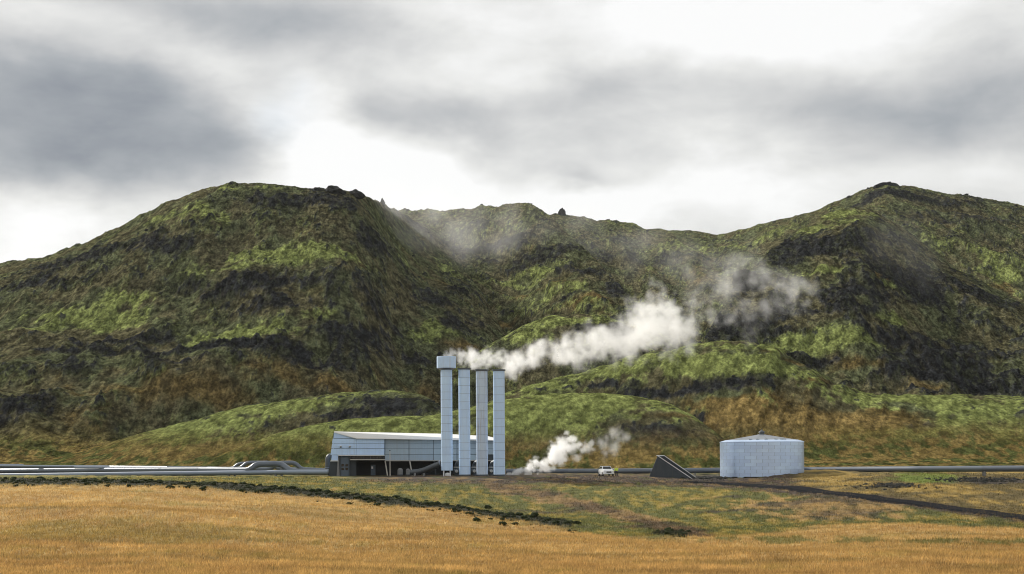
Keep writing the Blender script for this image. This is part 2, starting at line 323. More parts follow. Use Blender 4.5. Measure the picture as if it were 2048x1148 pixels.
# heights
grad_gul = hillm * farm
smooth_ = 1 - .68 * (OW['front_hill'] + OW['green_hill'] + OW['low_hill'] * .6 + OW['knoll'])
bigm = OW['left_hill'] + OW['centre_ridge'] + OW['far_ridge'] + OW['right_hill']
sp = ridged((X2d + .5 * lean * Y2d + 9 * fbm(X2d / 60, Y2d / 60, 2, 201)) / 62, Y2d / 210, 3, 205, .45)
sp2 = ridged((X2d + .8 * lean * Y2d) / 24, Y2d / 90, 3, 215, .5)
disp0 = hillm * farm * (1 - crestk) * (bigm * ((sp - .9) * 5.0 + (sp2 - .9) * 1.6) + (1 - bigm) * ((sp2 - .9) * .9))
softh = OW['front_hill'] + OW['green_hill'] + OW['low_hill'] * .7
disp = disp0 + hillm * (big * 2.0 * (1 - .6 * softh) * (1 - .7 * crestk) * farm + gul * 1.1 * farm * gw + med * .50 * smooth_ * (.3 + .7 * farm) + gul2 * .22 * gw + sml * .22 * smooth_)
calm = 1 - .75 * crestk
disp += rock * calm * (np.clip(crag - .9, 0, 1.2) * .45 * farm + med * .6 * smooth_ * farm + sml * .55 * smooth_ + gul2 * .3 * smooth_) * (1 - .6 * (OW['front_hill'] + OW['green_hill']))
# ledges: quantised steps in rocky ground
st = (Z + disp + 3 * fbm(X2d / 30, Y2d / 30, 3, 77)) / 5.2
fr = st - np.floor(st); disp += rock * farm * calm * .5 * (sstep(.25, .75, fr) - fr)
Zh = Z + disp
# ground: tussocks and hollows
gm = 1 - hillm
und = fbm(X2d / 24, Y2d / 30, 3, 91) * .35 * sstep(70, 100, Y2d) * (1 - sstep(205, 240, Y2d)) * gm
PYg = topix(X2d, np.maximum(Y2d, 30), base)[1]; PXg = topix(X2d, np.maximum(Y2d, 30), base)[0]
def bump(px, py, rx, ry, h):
    p = hit(px, py); return h * np.exp(-(((X2d - p.x) / rx) ** 2 + ((Y2d - p.y) / ry) ** 2))
und += bump(150, 1030, 15, 8, .75) + bump(330, 1045, 9, 6, .5) + bump(900, 1050, 7, 8, -.45) + bump(1000, 1010, 16, 10, -.1)
und += bump(560, 1090, 10, 8, -.3)
# bank of the dark lava line, and the heap in front of the tank
LINE = [(-600, 967), (0, 966), (250, 968), (500, 979), (700, 996), (900, 1020), (1130, 1050), (1180, 1056)]
cl = np.interp(PXg, [a for a, b in LINE], [b for a, b in LINE])
wob = fbm(X2d / 5, Y2d / 5, 3, 97) * 3
lined = np.abs(PYg - cl - 1 + wob * .8) / np.interp(PXg, [0, 200, 600, 1130], [2.4, 3.8, 7, 6])
linem = np.exp(-lined ** 2) * sstep(1165, 1120, PXg) * (Y2d > 120) * (Y2d < 290)
lp = np.exp(-(((PXg - 1335) / 45) ** 2 + ((PYg - 1068 + wob) / 6) ** 2)) * (Y2d > 100) * (Y2d < 250)
linem = np.maximum(linem, lp)
und += linem * (.25 + .3 * np.abs(fbm(X2d / 1.6, Y2d / 1.6, 2, 99)))
und += bump(1640, 949, 7.5, 9, .75) + bump(1575, 955, 4, 5, .35) + bump(1485, 962, 4.5, 5, -.40) + bump(1830, 950, 9, 9, .5)
tuss = fbm(X2d / 1.5, Y2d / 2.2, 3, 103, .6)
und += tuss * .10 * gm * sstep(60, 90, Y2d)
# flat yard for the plant
def flat(cx, cy, rx, ry): return np.clip(1.6 - np.sqrt(((X2d - cx) / rx) ** 2 + ((Y2d - cy) / ry) ** 2), 0, 1) ** .5
yard = np.clip(sstep(236, 246, Y2d) * (1 - sstep(282, 296, Y2d)), 0, 1) * np.clip(sstep(640, 700, PXg) * (1 - sstep(1040, 1120, PXg)), 0, 1)
und *= 1 - .85 * yard
rough = sstep(950, 966, PYg) * sstep(760, 900, PXg)
Zh = Zh + und

# --- colours (albedo)
def C(*c): return np.array(c, np.float32)
def mixc(A, c, m): return A * (1 - m[..., None]) + c * m[..., None]
MOSS, MOSSD, BROWN, DRY, ROCK, ROCKL = C(.205, .238, .078), C(.097, .108, .055), C(.116, .102, .056), C(.24, .172, .064), C(.021, .023, .026), C(.066, .064, .060)
col = np.zeros(Z.shape + (3,), np.float32) + MOSSD
rimlight = np.zeros(Z.shape, np.float32)
for k_ in ('front_hill', 'green_hill', 'low_hill', 'knoll'): rimlight += OW[k_] * np.exp(-((Y2d - np.interp(sc, SG, HILLS[k_]['Yc'])) / 14) ** 2).astype(np.float32)  # sunlit crest rims painted in, as extra moss colour
moss_rimlight = .30 * big + .9 * med + .55 * sml + .95 * gul * gw + Pm * 1.35 - Pd * .7 - Pr * .25 + OW['front_hill'] * .25 + OW['green_hill'] * .15 + rimlight * .55
col = mixc(col, BROWN, sstep(-.35, .3, fbm(X2d / 20, Y2d / 34, 5, 131, .6) + gul2 * .3 * gw + .05 - Pm * .3) * .75)
col = mixc(col, DRY * .62, sstep(.15, .85, Pd + .35 * fbm(X2d / 9, Y2d / 14, 4, 141, .6) + .5 * gul * gw) * .85)
col = mixc(col, DRY, sstep(.75, 1.3, Pd + .35 * fbm(X2d / 5, Y2d / 9, 4, 142, .6)) * .8)
col = mixc(col, MOSS, sstep(.12, .75, moss_rimlight) * .95)
col = mixc(col, ROCKL, sstep(.0, .5, rockv + .2 * sml) * .8)
tiny = fbm(X2d / 1.1, Y2d / 3.2, 2, 171)
col = mixc(col, ROCK, sstep(.10, .60, rockv * .8 + .55 * sml + .2 * gul2 * gw + .35 * tiny) * .93)
col = mixc(col, MOSSD * .8, sstep(.05, .5, med * .6 - sml * .7 + tiny * .5 - .1) * .55 * rock)
col *= .95 * (1 + .42 * np.clip(sml + .5 * tiny, -1, 1) + .4 * gul2 * gw)[..., None]
hillcol = col
# ground
FG = [(-600, 968), (0, 969), (250, 971), (500, 985), (750, 1005), (1000, 1036), (1150, 1058), (1300, 1076), (1500, 1068), (1700, 1052), (1850, 1050), (2048, 1056), (2600, 1056)]
fl = np.interp(PXg, [a for a, b in FG], [b for a, b in FG])
field = sstep(-3, 5, PYg - fl + wob)
STRAW, STRAW2, OLIVE = C(.42, .28, .105), C(.33, .21, .078), C(.16, .135, .035)
gcol = np.zeros(Z.shape + (3,), np.float32) + STRAW
n_a = fbm(X2d / 11, Y2d / 9, 5, 152, .6); n_b = fbm(X2d / 2.2, Y2d / 7, 4, 155, .6); n_c = fbm(X2d / 16, Y2d / 12, 4, 157)
gcol = mixc(gcol, STRAW2, sstep(-.1, .6, n_a + .5 * n_b) * .85)
gcol = mixc(gcol, C(.50, .34, .13), sstep(.15, .6, n_c + .3 * n_b) * .6)
n_s = fbm(X2d / 26 + .02 * Y2d, Y2d / 4.5, 4, 163, .6)
gcol = mixc(gcol, C(.20, .145, .05), sstep(.0, .7, n_s + .35 * n_b) * .65)
gcol = mixc(gcol, OLIVE, sstep(.30, .85, -n_a * .7 + n_b * .5 + .35 * bump(190, 1070, 12, 12, 2.2) + bump(1000, 1045, 10, 8, .5) + bump(330, 1065, 8, 6, .9)) * .5)  # olive mottling, plus hollows whose shade is put into the colour
gcol = mixc(gcol, C(.09, .10, .03), sstep(.2, .6, np.exp(-((PYg - np.interp(PXg, [1350, 1600, 2048], [1078, 1078, 1090])) / 6) ** 2) * sstep(1350, 1480, PXg) * (.6 + .9 * n_b) * 1.1) * .75)
# between field and plant
mid = np.zeros(Z.shape + (3,), np.float32) + C(.118, .122, .042)
mid = mixc(mid, C(.22, .175, .045), sstep(-.2, .5, n_b + .5 * n_c))
def dl(pts):   # vertical photo distance to a line
    return PYg - np.interp(PXg, [a for a, b in pts], [b for a, b in pts])
hb = np.exp(-(dl([(950, 968), (1100, 990), (1200, 1015), (1350, 1062), (1450, 1075)]) / 13) ** 2) * sstep(930, 1000, PXg) * sstep(1460, 1380, PXg)
mid = mixc(mid, C(.22, .145, .07), sstep(.3, .8, hb + .5 * n_b) * .9)
mid = mixc(mid, C(.060, .044, .034), sstep(.35, .8, hb * .8 + .7 * n_a) * .7)
hz2 = np.exp(-(((PXg - 1660) / 190) ** 2 + ((PYg - 1015) / 26) ** 2))
mid = mixc(mid, C(.29, .19, .08), sstep(.25, .8, hz2 + .5 * n_b) * .85)
mid = mixc(mid, C(.06, .05, .04), sstep(.45, .9, hz2 * .7 + .6 * n_a - .3 * n_b) * .7)
yd = sstep(14, 5, dl([(700, 955), (900, 958), (1200, 959), (1450, 968), (1700, 990), (2048, 1036)]) + wob) * sstep(640, 800, PXg)
mid = mixc(mid, C(.075, .058, .046), yd * sstep(-.6, .1, n_b + .35))
mid = mixc(mid, C(.16, .11, .05), yd * sstep(.15, .6, n_b + .4 * n_c) * .8)
rightg = sstep(1560, 1640, PXg) * sstep(0, -8, dl([(1440, 962), (1700, 988), (2048, 1036)]))
mid = mixc(mid, C(.135, .105, .045), rightg * .9)
mid = mixc(mid, C(.27, .19, .06), rightg * sstep(-.1, .5, n_c + .4 * n_b + .5 * np.exp(-((PXg - 1650) / 90) ** 2)))
mid = mixc(mid, C(.11, .15, .03), sstep(.3, .8, np.exp(-(((PXg - 1850) / 90) ** 2 + ((PYg - 958) / 10) ** 2)) + .25 * n_b) * .9)
mid = mixc(mid, C(.05, .045, .042), sstep(.4, .8, np.exp(-(((PXg - 1990) / 90) ** 2 + ((PYg - 962) / 8) ** 2)) + np.exp(-(((PXg - 1790) / 60) ** 2 + ((PYg - 972) / 6) ** 2)) + .3 * n_b) * .9)
mid = mixc(mid, C(.055, .048, .044), sstep(.3, .8, np.exp(-(((PXg - 1415) / 50) ** 2 + ((PYg - 956) / 9) ** 2)) + .2 * n_b))
gcol = mid * (1 - field[..., None]) + gcol * field[..., None]
gcol = mixc(gcol, C(.028, .030, .018), sstep(.25, .7, linem + .2 * n_b))
gcol *= (1 + .22 * np.clip(n_b, -1, 1) + .25 * np.clip(tuss, -1, 1) * (1 - .5 * field))[..., None]
behind = C(.14, .13, .05)
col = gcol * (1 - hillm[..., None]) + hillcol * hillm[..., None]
valley = ((1 - hillm) * sstep(262, 290, Y2d))[..., None]
vcol = mixc(np.zeros_like(col) + C(.19, .14, .05), C(.08, .09, .03), sstep(-.3, .4, n_b + n_c))
col = col * (1 - valley) + vcol * valley
col = np.clip(col, .012, .6)
Z = Zh

# ------------------------------------------------------------------ materials
def mat(name, rgb=(.5, .5, .5), rough=.6, metal=0.0, attr=None, nscale=0, namp=0, rnd=0, bump_=0, bscale=10, coords='Object', spec=None, streak=None, speck=None, bdist=.5):
    m = bpy.data.materials.new(name); m.use_nodes = True; t = m.node_tree; q = G(t)
    b = t.nodes['Principled BSDF']; b.inputs['Roughness'].default_value = rough; b.inputs['Metallic'].default_value = metal
    if spec is not None: b.inputs['Specular IOR Level'].default_value = spec
    c = N(t, 'ShaderNodeTexCoord').outputs[coords]
    if attr: src = N(t, 'ShaderNodeAttribute', attribute_name=attr).outputs['Color']
    else:
        r_ = N(t, 'ShaderNodeRGB'); r_.outputs[0].default_value = (*rgb, 1); src = r_.outputs[0]
    if nscale:
        f, _ = q.noise(c, nscale, 5, .6)
        k = q.m('MULTIPLY_ADD', q.m('SUBTRACT', f, .5), namp * 2, 1.0)
        src = q.mix(1.0, src, q.comb(k, k, k), 'MULTIPLY')
    if rnd:
        o = N(t, 'ShaderNodeObjectInfo').outputs['Random']
        k = q.m('MULTIPLY_ADD', q.m('SUBTRACT', o, .5), rnd * 2, 1.0)
        src = q.mix(1.0, src, q.comb(k, k, q.m('MULTIPLY_ADD', q.m('SUBTRACT', o, .5), rnd * 1.2, 1.0)), 'MULTIPLY')
    if streak:      # rust / soot runs: thin vertical stains
        mp = N(t, 'ShaderNodeMapping'); t.links.new(c, mp.inputs[0]); mp.inputs['Scale'].default_value = (3, 3, .12)
        f, _ = q.noise(mp.outputs[0], 1.6, 4, .6)
        src = q.mix(q.m('MULTIPLY', q.ramp(f, [(.52, 0.0), (.72, 1.0)]), streak[1]), src, streak[0])
    t.links.new(src, b.inputs['Base Color'])
    if speck:
        mp_ = N(t, 'ShaderNodeMapping'); mp_.inputs['Scale'].default_value = (1, .38, .7); t.links.new(c, mp_.inputs[0]); c = mp_.outputs[0]
        f, _ = q.noise(c, speck[0], 5, .7); f2, _ = q.noise(c, speck[0] * 3.1, 5, .7)
        k = q.m('MULTIPLY', q.ramp(f, [(.40, .42), (.5, 1.0), (.60, 1.6)]), q.ramp(f2, [(.40, .55), (.5, 1.0), (.60, 1.45)]))
        al = N(t, 'ShaderNodeAttribute', attribute_name=attr).outputs['Alpha']
        src = q.mix(al, src, q.mix(1.0, src, q.comb(k, k, k), 'MULTIPLY')); t.links.new(src, b.inputs['Base Color'])
    if bump_:
        f, _ = q.noise(c, bscale, 6, .65)
        bn = N(t, 'ShaderNodeBump'); bn.inputs['Strength'].default_value = bump_; bn.inputs['Distance'].default_value = bdist
        t.links.new(f, bn.inputs['Height']); t.links.new(bn.outputs[0], b.inputs['Normal'])
    return m
M = dict(
 pipeshade=mat('shaded_pipe_jacket', (.12, .14, .17), .34, .25, nscale=.5, namp=.15, rnd=.06), seam=mat('seam_metal', (.34, .43, .55), .5, .2),  # darker copy of the pipe jacket, shading of the loops put into its colour
 terrain=mat('moss_and_lava', rough=.95, attr='col', nscale=0, speck=(.42, 0), bump_=1.0, bscale=.95, bdist=2.6, spec=.0),
 ground=mat('dry_meadow', rough=.95, attr='col', nscale=2.2, namp=.6, bump_=.6, bscale=2.5, spec=.1),
 grass=mat('dry_grass', rough=.8, attr='col', spec=.2),
 rock=mat('lava_rock', (.035, .036, .036), .95, nscale=1.5, namp=.6, bump_=.5, bscale=3, spec=.05, rnd=.2),
 darkmoss=mat('dark_moss_rock', (.026, .034, .014), .95, nscale=1.2, namp=.9, bump_=.5, bscale=4, spec=.05),
 gravel=mat('black_gravel', (.010, .011, .014), .95, nscale=3, namp=.5, bump_=.6, bscale=5, spec=.05),
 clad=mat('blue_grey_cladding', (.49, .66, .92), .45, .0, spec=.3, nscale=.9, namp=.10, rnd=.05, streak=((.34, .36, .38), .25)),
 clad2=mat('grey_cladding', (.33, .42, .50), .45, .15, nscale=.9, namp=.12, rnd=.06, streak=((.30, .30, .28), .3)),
 stack=mat('chimney_cladding', (.56, .73, .96), .45, .0, spec=.3, nscale=.7, namp=.08, rnd=.035, streak=((.45, .40, .36), .25)),
 stack_rust=mat('stained_chimney_cladding', (.52, .62, .76), .45, .0, spec=.3, nscale=.7, namp=.12, rnd=.05, streak=((.33, .24, .15), .85)),
 tank=mat('galvanised_sheet', (.55, .69, .92), .30, .5, nscale=.8, namp=.16, rnd=.07),
 tankroof=mat('weathered_tank_roof', (.22, .24, .27), .5, .3, nscale=.6, namp=.2),
 roof=mat('white_roof_sheet', (.80, .80, .80), .4, nscale=.6, namp=.08),
 white=mat('white_paint', (.78, .79, .80), .4, nscale=2, namp=.06),
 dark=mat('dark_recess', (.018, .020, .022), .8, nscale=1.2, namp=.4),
 darkwall=mat('charcoal_wall', (.045, .055, .062), .7, nscale=.8, namp=.3, rnd=.1),
 greydoor=mat('slate_blue_door', (.085, .115, .15), .5, nscale=1, namp=.15),
 glass=mat('dark_glass', (.01, .013, .016), .08),
 pipe=mat('aluminium_pipe_jacket', (.23, .27, .33), .42, .35, nscale=.5, namp=.12, rnd=.06),
 darkpipe=mat('dark_steel', (.09, .10, .11), .5, .4, nscale=1, namp=.3),
 concrete=mat('grey_concrete', (.20, .20, .20), .85, nscale=1.5, namp=.25, bump_=.2),
 slate=mat('dark_concrete', (.040, .050, .060), .75, nscale=.9, namp=.35, streak=((.07, .075, .07), .5)),
 post=mat('painted_column', (.50, .47, .42), .6, nscale=1, namp=.2),
 rubber=mat('rubber', (.02, .02, .02), .8), carpaint=mat('white_car_paint', (.78, .80, .83), .2),
 lamp=mat('headlight_glass', (.75, .78, .8), .1), hivis=mat('hi_vis_yellow', (.65, .80, .08), .7), cloth=mat('dark_trousers', (.02, .025, .03), .9),
 skin=mat('skin', (.45, .28, .2), .6), hair=mat('dark_hair', (.03, .02, .015), .8), plate=mat('number_plate_white', (.8, .8, .78), .5), chrome=mat('wheel_alloy', (.5, .5, .52), .3, .8))

_t = M['grass'].node_tree; _p = _t.nodes['Principled BSDF']; _tr = N(_t, 'ShaderNodeBsdfTranslucent'); _mx = N(_t, 'ShaderNodeMixShader'); _mx.inputs[0].default_value = .45
_t.links.new(_p.inputs['Base Color'].links[0].from_socket, _tr.inputs[0]); _t.links.new(_p.outputs[0], _mx.inputs[1]); _t.links.new(_tr.outputs[0], _mx.inputs[2])
_t.links.new(_mx.outputs[0], [n for n in _t.nodes if n.type == 'OUTPUT_MATERIAL'][0].inputs['Surface'])
# ------------------------------------------------------------------ object helpers
def mk(name, verts, faces, m, parent=None, smooth=False, loc=None):
    me = bpy.data.meshes.new(name); off = Vector(loc) if loc is not None else (parent_world(parent) if parent else Vector((0, 0, 0)))
    me.from_pydata([tuple(Vector(v) - off) for v in verts], [], faces); me.update()
    if m: me.materials.append(m)
    if smooth: me.polygons.foreach_set('use_smooth', [True] * len(me.polygons)); me.set_sharp_from_angle(angle=R(28))
    o = bpy.data.objects.new(name, me); COL.objects.link(o)
    if parent: o.parent = parent
    if loc is not None and not parent: o.location = loc
    elif loc is not None: o.location = Vector(loc) - parent_world(parent)
    return o
def parent_world(p):
    v = Vector((0, 0, 0))
    while p: v = v + p.location; p = p.parent
    return v
def thing(name, label, cat, loc, group=None):
    o = bpy.data.objects.new(name, None); COL.objects.link(o); o.location = loc; o.empty_display_size = .5
    o['label'] = label; o['category'] = cat
    if group: o['group'] = group
    return o
def tag(o, label, cat, group=None, kind=None):
    if label: o['label'] = label
    if cat: o['category'] = cat
    if group: o['group'] = group
    if kind: o['kind'] = kind
    return o
HEXF = [(0, 3, 2, 1), (4, 5, 6, 7), (0, 1, 5, 4), (1, 2, 6, 5), (2, 3, 7, 6), (3, 0, 4, 7)]
def hexa(front, d):
    """8 corners: a front quad (bl, br, tr, tl) pushed back by vector d"""
    d = Vector(d); f = [Vector(p) for p in front]; return f + [p + d for p in f]
def slab(name, front, d, m, parent): return mk(name, hexa(front, d), [(0, 1, 2, 3), (7, 6, 5, 4), (0, 4, 5, 1), (1, 5, 6, 2), (2, 6, 7, 3), (3, 7, 4, 0)], m, parent)
def pslab(name, pts, Y, dep, m, parent):
    """slab whose front is given by photo points (bl, br, tr, tl) at distance Y (number, or one per corner)"""
    Ys = Y if isinstance(Y, (list, tuple)) else [Y] * 4
    return slab(name, [at(p[0], p[1], y) for p, y in zip(pts, Ys)], (0, dep, 0), m, parent)
def boxv(c, s):
    x, y, z = s[0] / 2, s[1] / 2, s[2] / 2; c = Vector(c)
    return [c + Vector(v) for v in ((-x, -y, -z), (x, -y, -z), (x, y, -z), (-x, y, -z), (-x, -y, z), (x, -y, z), (x, y, z), (-x, y, z))]
def box(name, c, s, m, parent): return mk(name, boxv(c, s), HEXF, m, parent)
def tube_geo(path, r, seg=20, cap=True):
    P = [Vector(p) for p in path]; V = []; Fc = []; n = len(P)
    up = Vector((0, 0, 1)); prev = None
    for i, p in enumerate(P):
        d = (P[min(i + 1, n - 1)] - P[max(i - 1, 0)]).normalized()
        if prev is None: a = up if abs(d.z) < .9 else Vector((0, 1, 0))
        else: a = prev
        a = (a - d * a.dot(d)).normalized(); prev = a; b = d.cross(a)
        rr = r[i] if isinstance(r, (list, tuple)) else r
        for k in range(seg):
            t = 2 * math.pi * k / seg; V.append(p + (a * math.cos(t) + b * math.sin(t)) * rr)
    for i in range(n - 1):
        for k in range(seg): Fc.append((i * seg + k, i * seg + (k + 1) % seg, (i + 1) * seg + (k + 1) % seg, (i + 1) * seg + k))
    if cap: Fc.append(tuple(range(seg - 1, -1, -1))); Fc.append(tuple(range((n - 1) * seg, n * seg)))
    return V, Fc
def bend(path, rad, n=6):
    """round the corners of a polyline"""
    P = [Vector(p) for p in path]; out = [P[0]]
    for i in range(1, len(P) - 1):
        a, b, c = P[i - 1], P[i], P[i + 1]; r = min(rad, (b - a).length * .48, (c - b).length * .48)
        p0 = b + (a - b).normalized() * r; p2 = b + (c - b).normalized() * r
        for k in range(n + 1):
            t = k / n; out.append(p0 * (1 - t) ** 2 + b * 2 * t * (1 - t) + p2 * t * t)
    out.append(P[-1]); return out
def tube(name, path, r, m, parent, seg=20, cap=True):
    V, Fc = tube_geo(path, r, seg, cap); return mk(name, V, Fc, m, parent, smooth=True)
def lathe(name, c, prof, m, parent, seg=40, a0=0, a1=2 * math.pi, smooth=True):
    V = []; Fc = []; c = Vector(c); full = abs(a1 - a0 - 2 * math.pi) < 1e-6; ns = seg if full else seg + 1
    for r, z in prof:
        for k in range(ns):
            t = a0 + (a1 - a0) * k / seg; V.append(c + Vector((math.cos(t) * r, math.sin(t) * r, z)))
    for i in range(len(prof) - 1):
        for k in range(seg):
            k2 = (k + 1) % ns if full else k + 1
            Fc.append((i * ns + k, i * ns + k2, (i + 1) * ns + k2, (i + 1) * ns + k))
    return mk(name, V, Fc, m, parent, smooth)
def copy_thing(o, loc, label=None):
    c = o.copy(); COL.objects.link(c); c.location = loc
    if label: c['label'] = label
    for ch in [q for q in list(bpy.data.objects) if q.parent == o]:
        d = ch.copy(); COL.objects.link(d); d.parent = c
        for gch in [q for q in list(bpy.data.objects) if q.parent == ch]:
            e = gch.copy(); COL.objects.link(e); e.parent = d
    return c
def zat(x, y): return float(samp(Z, x, y))

# ------------------------------------------------------------------ terrain meshes
def grid_mesh(name, r0, r1, m):
    Xs, Ys, Zs = X2d[r0:r1], Y2d[r0:r1], Z[r0:r1]; nr, nc = Xs.shape
    co = np.stack([Xs, Ys, Zs], -1).reshape(-1, 3).astype(np.float32)
    idx = np.arange(nr * nc).reshape(nr, nc)
    q = np.stack([idx[:-1, :-1], idx[:-1, 1:], idx[1:, 1:], idx[1:, :-1]], -1).reshape(-1).astype(np.int32)
    me = bpy.data.meshes.new(name); me.vertices.add(nr * nc); me.vertices.foreach_set('co', co.ravel())
    nf = (nr - 1) * (nc - 1); me.loops.add(nf * 4); me.loops.foreach_set('vertex_index', q)
    me.polygons.add(nf); me.polygons.foreach_set('loop_start', np.arange(0, nf * 4, 4, dtype=np.int32)); me.polygons.foreach_set('loop_total', np.full(nf, 4, np.int32))
    me.update(); me.validate()
    a = me.color_attributes.new('col', 'FLOAT_COLOR', 'POINT')
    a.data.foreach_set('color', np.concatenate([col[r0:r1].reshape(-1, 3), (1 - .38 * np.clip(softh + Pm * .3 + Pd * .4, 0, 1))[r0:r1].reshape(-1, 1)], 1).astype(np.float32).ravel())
    me.polygons.foreach_set('use_smooth', np.ones(nf, bool))
    me.materials.append(m); o = bpy.data.objects.new(name, me); COL.objects.link(o); o['kind'] = 'structure'; return o
rs = int(np.searchsorted(Yrows, 283))
grid_mesh('ground', 0, rs + 1, M['ground'])
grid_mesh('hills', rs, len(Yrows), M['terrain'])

# ------------------------------------------------------------------ rocks (numpy-joined)
PHI = (1 + 5 ** .5) / 2
ICO = np.array([(-1, PHI, 0), (1, PHI, 0), (-1, -PHI, 0), (1, -PHI, 0), (0, -1, PHI), (0, 1, PHI), (0, -1, -PHI), (0, 1, -PHI), (PHI, 0, -1), (PHI, 0, 1), (-PHI, 0, -1), (-PHI, 0, 1)]) / 1.9
ICF = np.array([(0, 11, 5), (0, 5, 1), (0, 1, 7), (0, 7, 10), (0, 10, 11), (1, 5, 9), (5, 11, 4), (11, 10, 2), (10, 7, 6), (7, 1, 8), (3, 9, 4), (3, 4, 2), (3, 2, 6), (3, 6, 8), (3, 8, 9), (4, 9, 5), (2, 4, 11), (6, 2, 10), (8, 6, 7), (9, 8, 1)])
def rocks(name, pos, size, m, label=None, flatz=.7, seed=1, kind='stuff'):
    r_ = np.random.RandomState(seed); n = len(pos)
    V = ICO[None] * (1 + r_.uniform(-.35, .35, (n, 12, 1))) ; a = r_.rand(n) * 6.28
    ca, sa = np.cos(a)[:, None], np.sin(a)[:, None]
    sx = r_.uniform(.7, 1.3, (n, 1)); sz = r_.uniform(.5, 1.1, (n, 1)) * flatz
    x = V[..., 0] * sx; y = V[..., 1]; z = V[..., 2] * sz
    V = np.stack([x * ca - y * sa, x * sa + y * ca, z], -1) * size[:, None, None] + pos[:, None, :]
    Fc = (ICF[None] + (np.arange(n) * 12)[:, None, None]).reshape(-1, 3)
    me = bpy.data.meshes.new(name); me.vertices.add(n * 12); me.vertices.foreach_set('co', V.reshape(-1).astype(np.float32))
    me.loops.add(len(Fc) * 3); me.loops.foreach_set('vertex_index', Fc.ravel().astype(np.int32))
    me.polygons.add(len(Fc)); me.polygons.foreach_set('loop_start', np.arange(0, len(Fc) * 3, 3, dtype=np.int32)); me.polygons.foreach_set('loop_total', np.full(len(Fc), 3, np.int32))
    me.update(); me.validate(); me.materials.append(m)
    o = bpy.data.objects.new(name, me); COL.objects.link(o)
    if kind: o['kind'] = kind
    if label: o['label'] = label
    return o
rr = np.random.RandomState(5)
n = 80000
Yq = rr.uniform(300, 1280, n) ; sq = rr.uniform(-.345, .345, n); xq = sq * Yq
rk = samp(rock, xq, Yq) * samp(farm, xq, Yq); keep = rr.rand(n) < (rk ** 1.5) * .42 + .003 * samp(hillm, xq, Yq)
xq, Yq = xq[keep], Yq[keep]; sz = .16 + .30 * rr.rand(len(xq)) ** 4 * 3.0 * (Yq / 700); sz = np.minimum(sz, 2.4) * (.3 + .7 * np.clip(rk[keep] * 1.3, 0, 1))
pos = np.stack([xq, Yq, samp(Z, xq, Yq) + sz * .12], -1)
o = rocks('lava_boulders', pos, sz, M['rock'], 'countless dark lava boulders strewn over the mossy hillsides', seed=2); o['category'] = 'boulders'
# dark mossy lava line along the crest of the straw field
n = 42000; Yq = rr.uniform(125, 285, n); xq = rr.uniform(-.345, .345, n) * Yq
lm = samp(linem, xq, Yq); keep = rr.rand(n) < lm * 1.1 * sstep(-.45, .1, fbm(xq / 4, Yq / 3, 3, 301)); xq, Yq = xq[keep], Yq[keep]
sz = .08 + .42 * rr.rand(len(xq)) ** 3.5; pos = np.stack([xq, Yq, samp(Z, xq, Yq) + sz * .25], -1)
o = rocks('lava_line', pos, sz, M['darkmoss'], 'dark line of mossy lava rubble along the edge of the straw field', seed=4); o['category'] = 'rubble'
# rubble between the wedge and the tank and under the pipe on the right
cl_ = [(1415, 957, 4.2, 4, 420), (1960, 960, 7, 5, 380), (1790, 972, 5, 5, 200)]
ps = []
for px, py, rx, ry, k in cl_:
    p = hit(px, py)
    ps.append(np.stack([p.x + rr.normal(0, rx * .45, k), p.y + rr.normal(0, ry * .5, k)], -1))
ps = np.concatenate(ps); sz = rr.uniform(.08, .32, len(ps)); pos = np.stack([ps[:, 0], ps[:, 1], samp(Z, ps[:, 0], ps[:, 1]) + sz * .2], -1)
o = rocks('stone_rubble', pos, sz, M['rock'], 'broken grey stones heaped between the wedge, the tank and the pipe', seed=6); o['category'] = 'rubble'

# single rocks that stand out on the skyline
import bmesh
def outcrop(label, px, pytop, pybot, wpx, Yd, seed, spire=1.0, group='rock knobs on the skyline'):
    b = at(px, pybot, Yd); H = (pybot - pytop) / F * Yd; Wm = wpx / F * Yd / 2
    bm = bmesh.new(); bmesh.ops.create_icosphere(bm, subdivisions=3, radius=1)
    r_ = np.random.RandomState(seed)
    co = np.array([v.co[:] for v in bm.verts])
    nn = fbm(co[:, 0] * 1.6 + seed, co[:, 1] * 1.6 + co[:, 2] * 1.9, 3, seed)
    for v, q in zip(bm.verts, nn):
        k = 1 + .42 * q; taper = 1 - .38 * spire * max(v.co.z, 0)
        v.co = Vector((v.co.x * Wm * k * taper, v.co.y * Wm * k * taper, v.co.z * H * .62 * k + H * .38))
    me = bpy.data.meshes.new('rock_outcrop'); bm.to_mesh(me); bm.free(); me.materials.append(M['rock'])
    o = bpy.data.objects.new('rock_outcrop', me); COL.objects.link(o); o.location = b
    tag(o, label, 'rock', group); return o
outcrop('upright dark rock tower standing alone on the low middle skyline', 1124, 416, 434, 15, 1243, 3)
outcrop('thin leaning rock spike on the right shoulder of the big left hill', 765, 396, 411, 9, 736, 8, 1.6)
outcrop('jagged rock knob on top of the peak at the right', 1776, 363.5, 382, 40, 1058, 12, .8)
outcrop('low lumpy crag on the left hilltop, nearest its summit', 633, 376.5, 392, 40, 636, 15, .5)
outcrop('widest lumpy crag on the left hilltop, before the drop to the spike', 668, 373.5, 392, 46, 635, 21, .5)
outcrop('small craggy step on the left hilltop between wide crag and spike', 708, 381, 397, 36, 650, 27, .6)
outcrop('dark bluff jutting over the steamy valley from the right hill', 1492, 538, 575, 44, 590, 31, .4)
outcrop('small rock bump on the left flank of the right peak', 1737, 376, 386, 12, 1068, 33, .6)

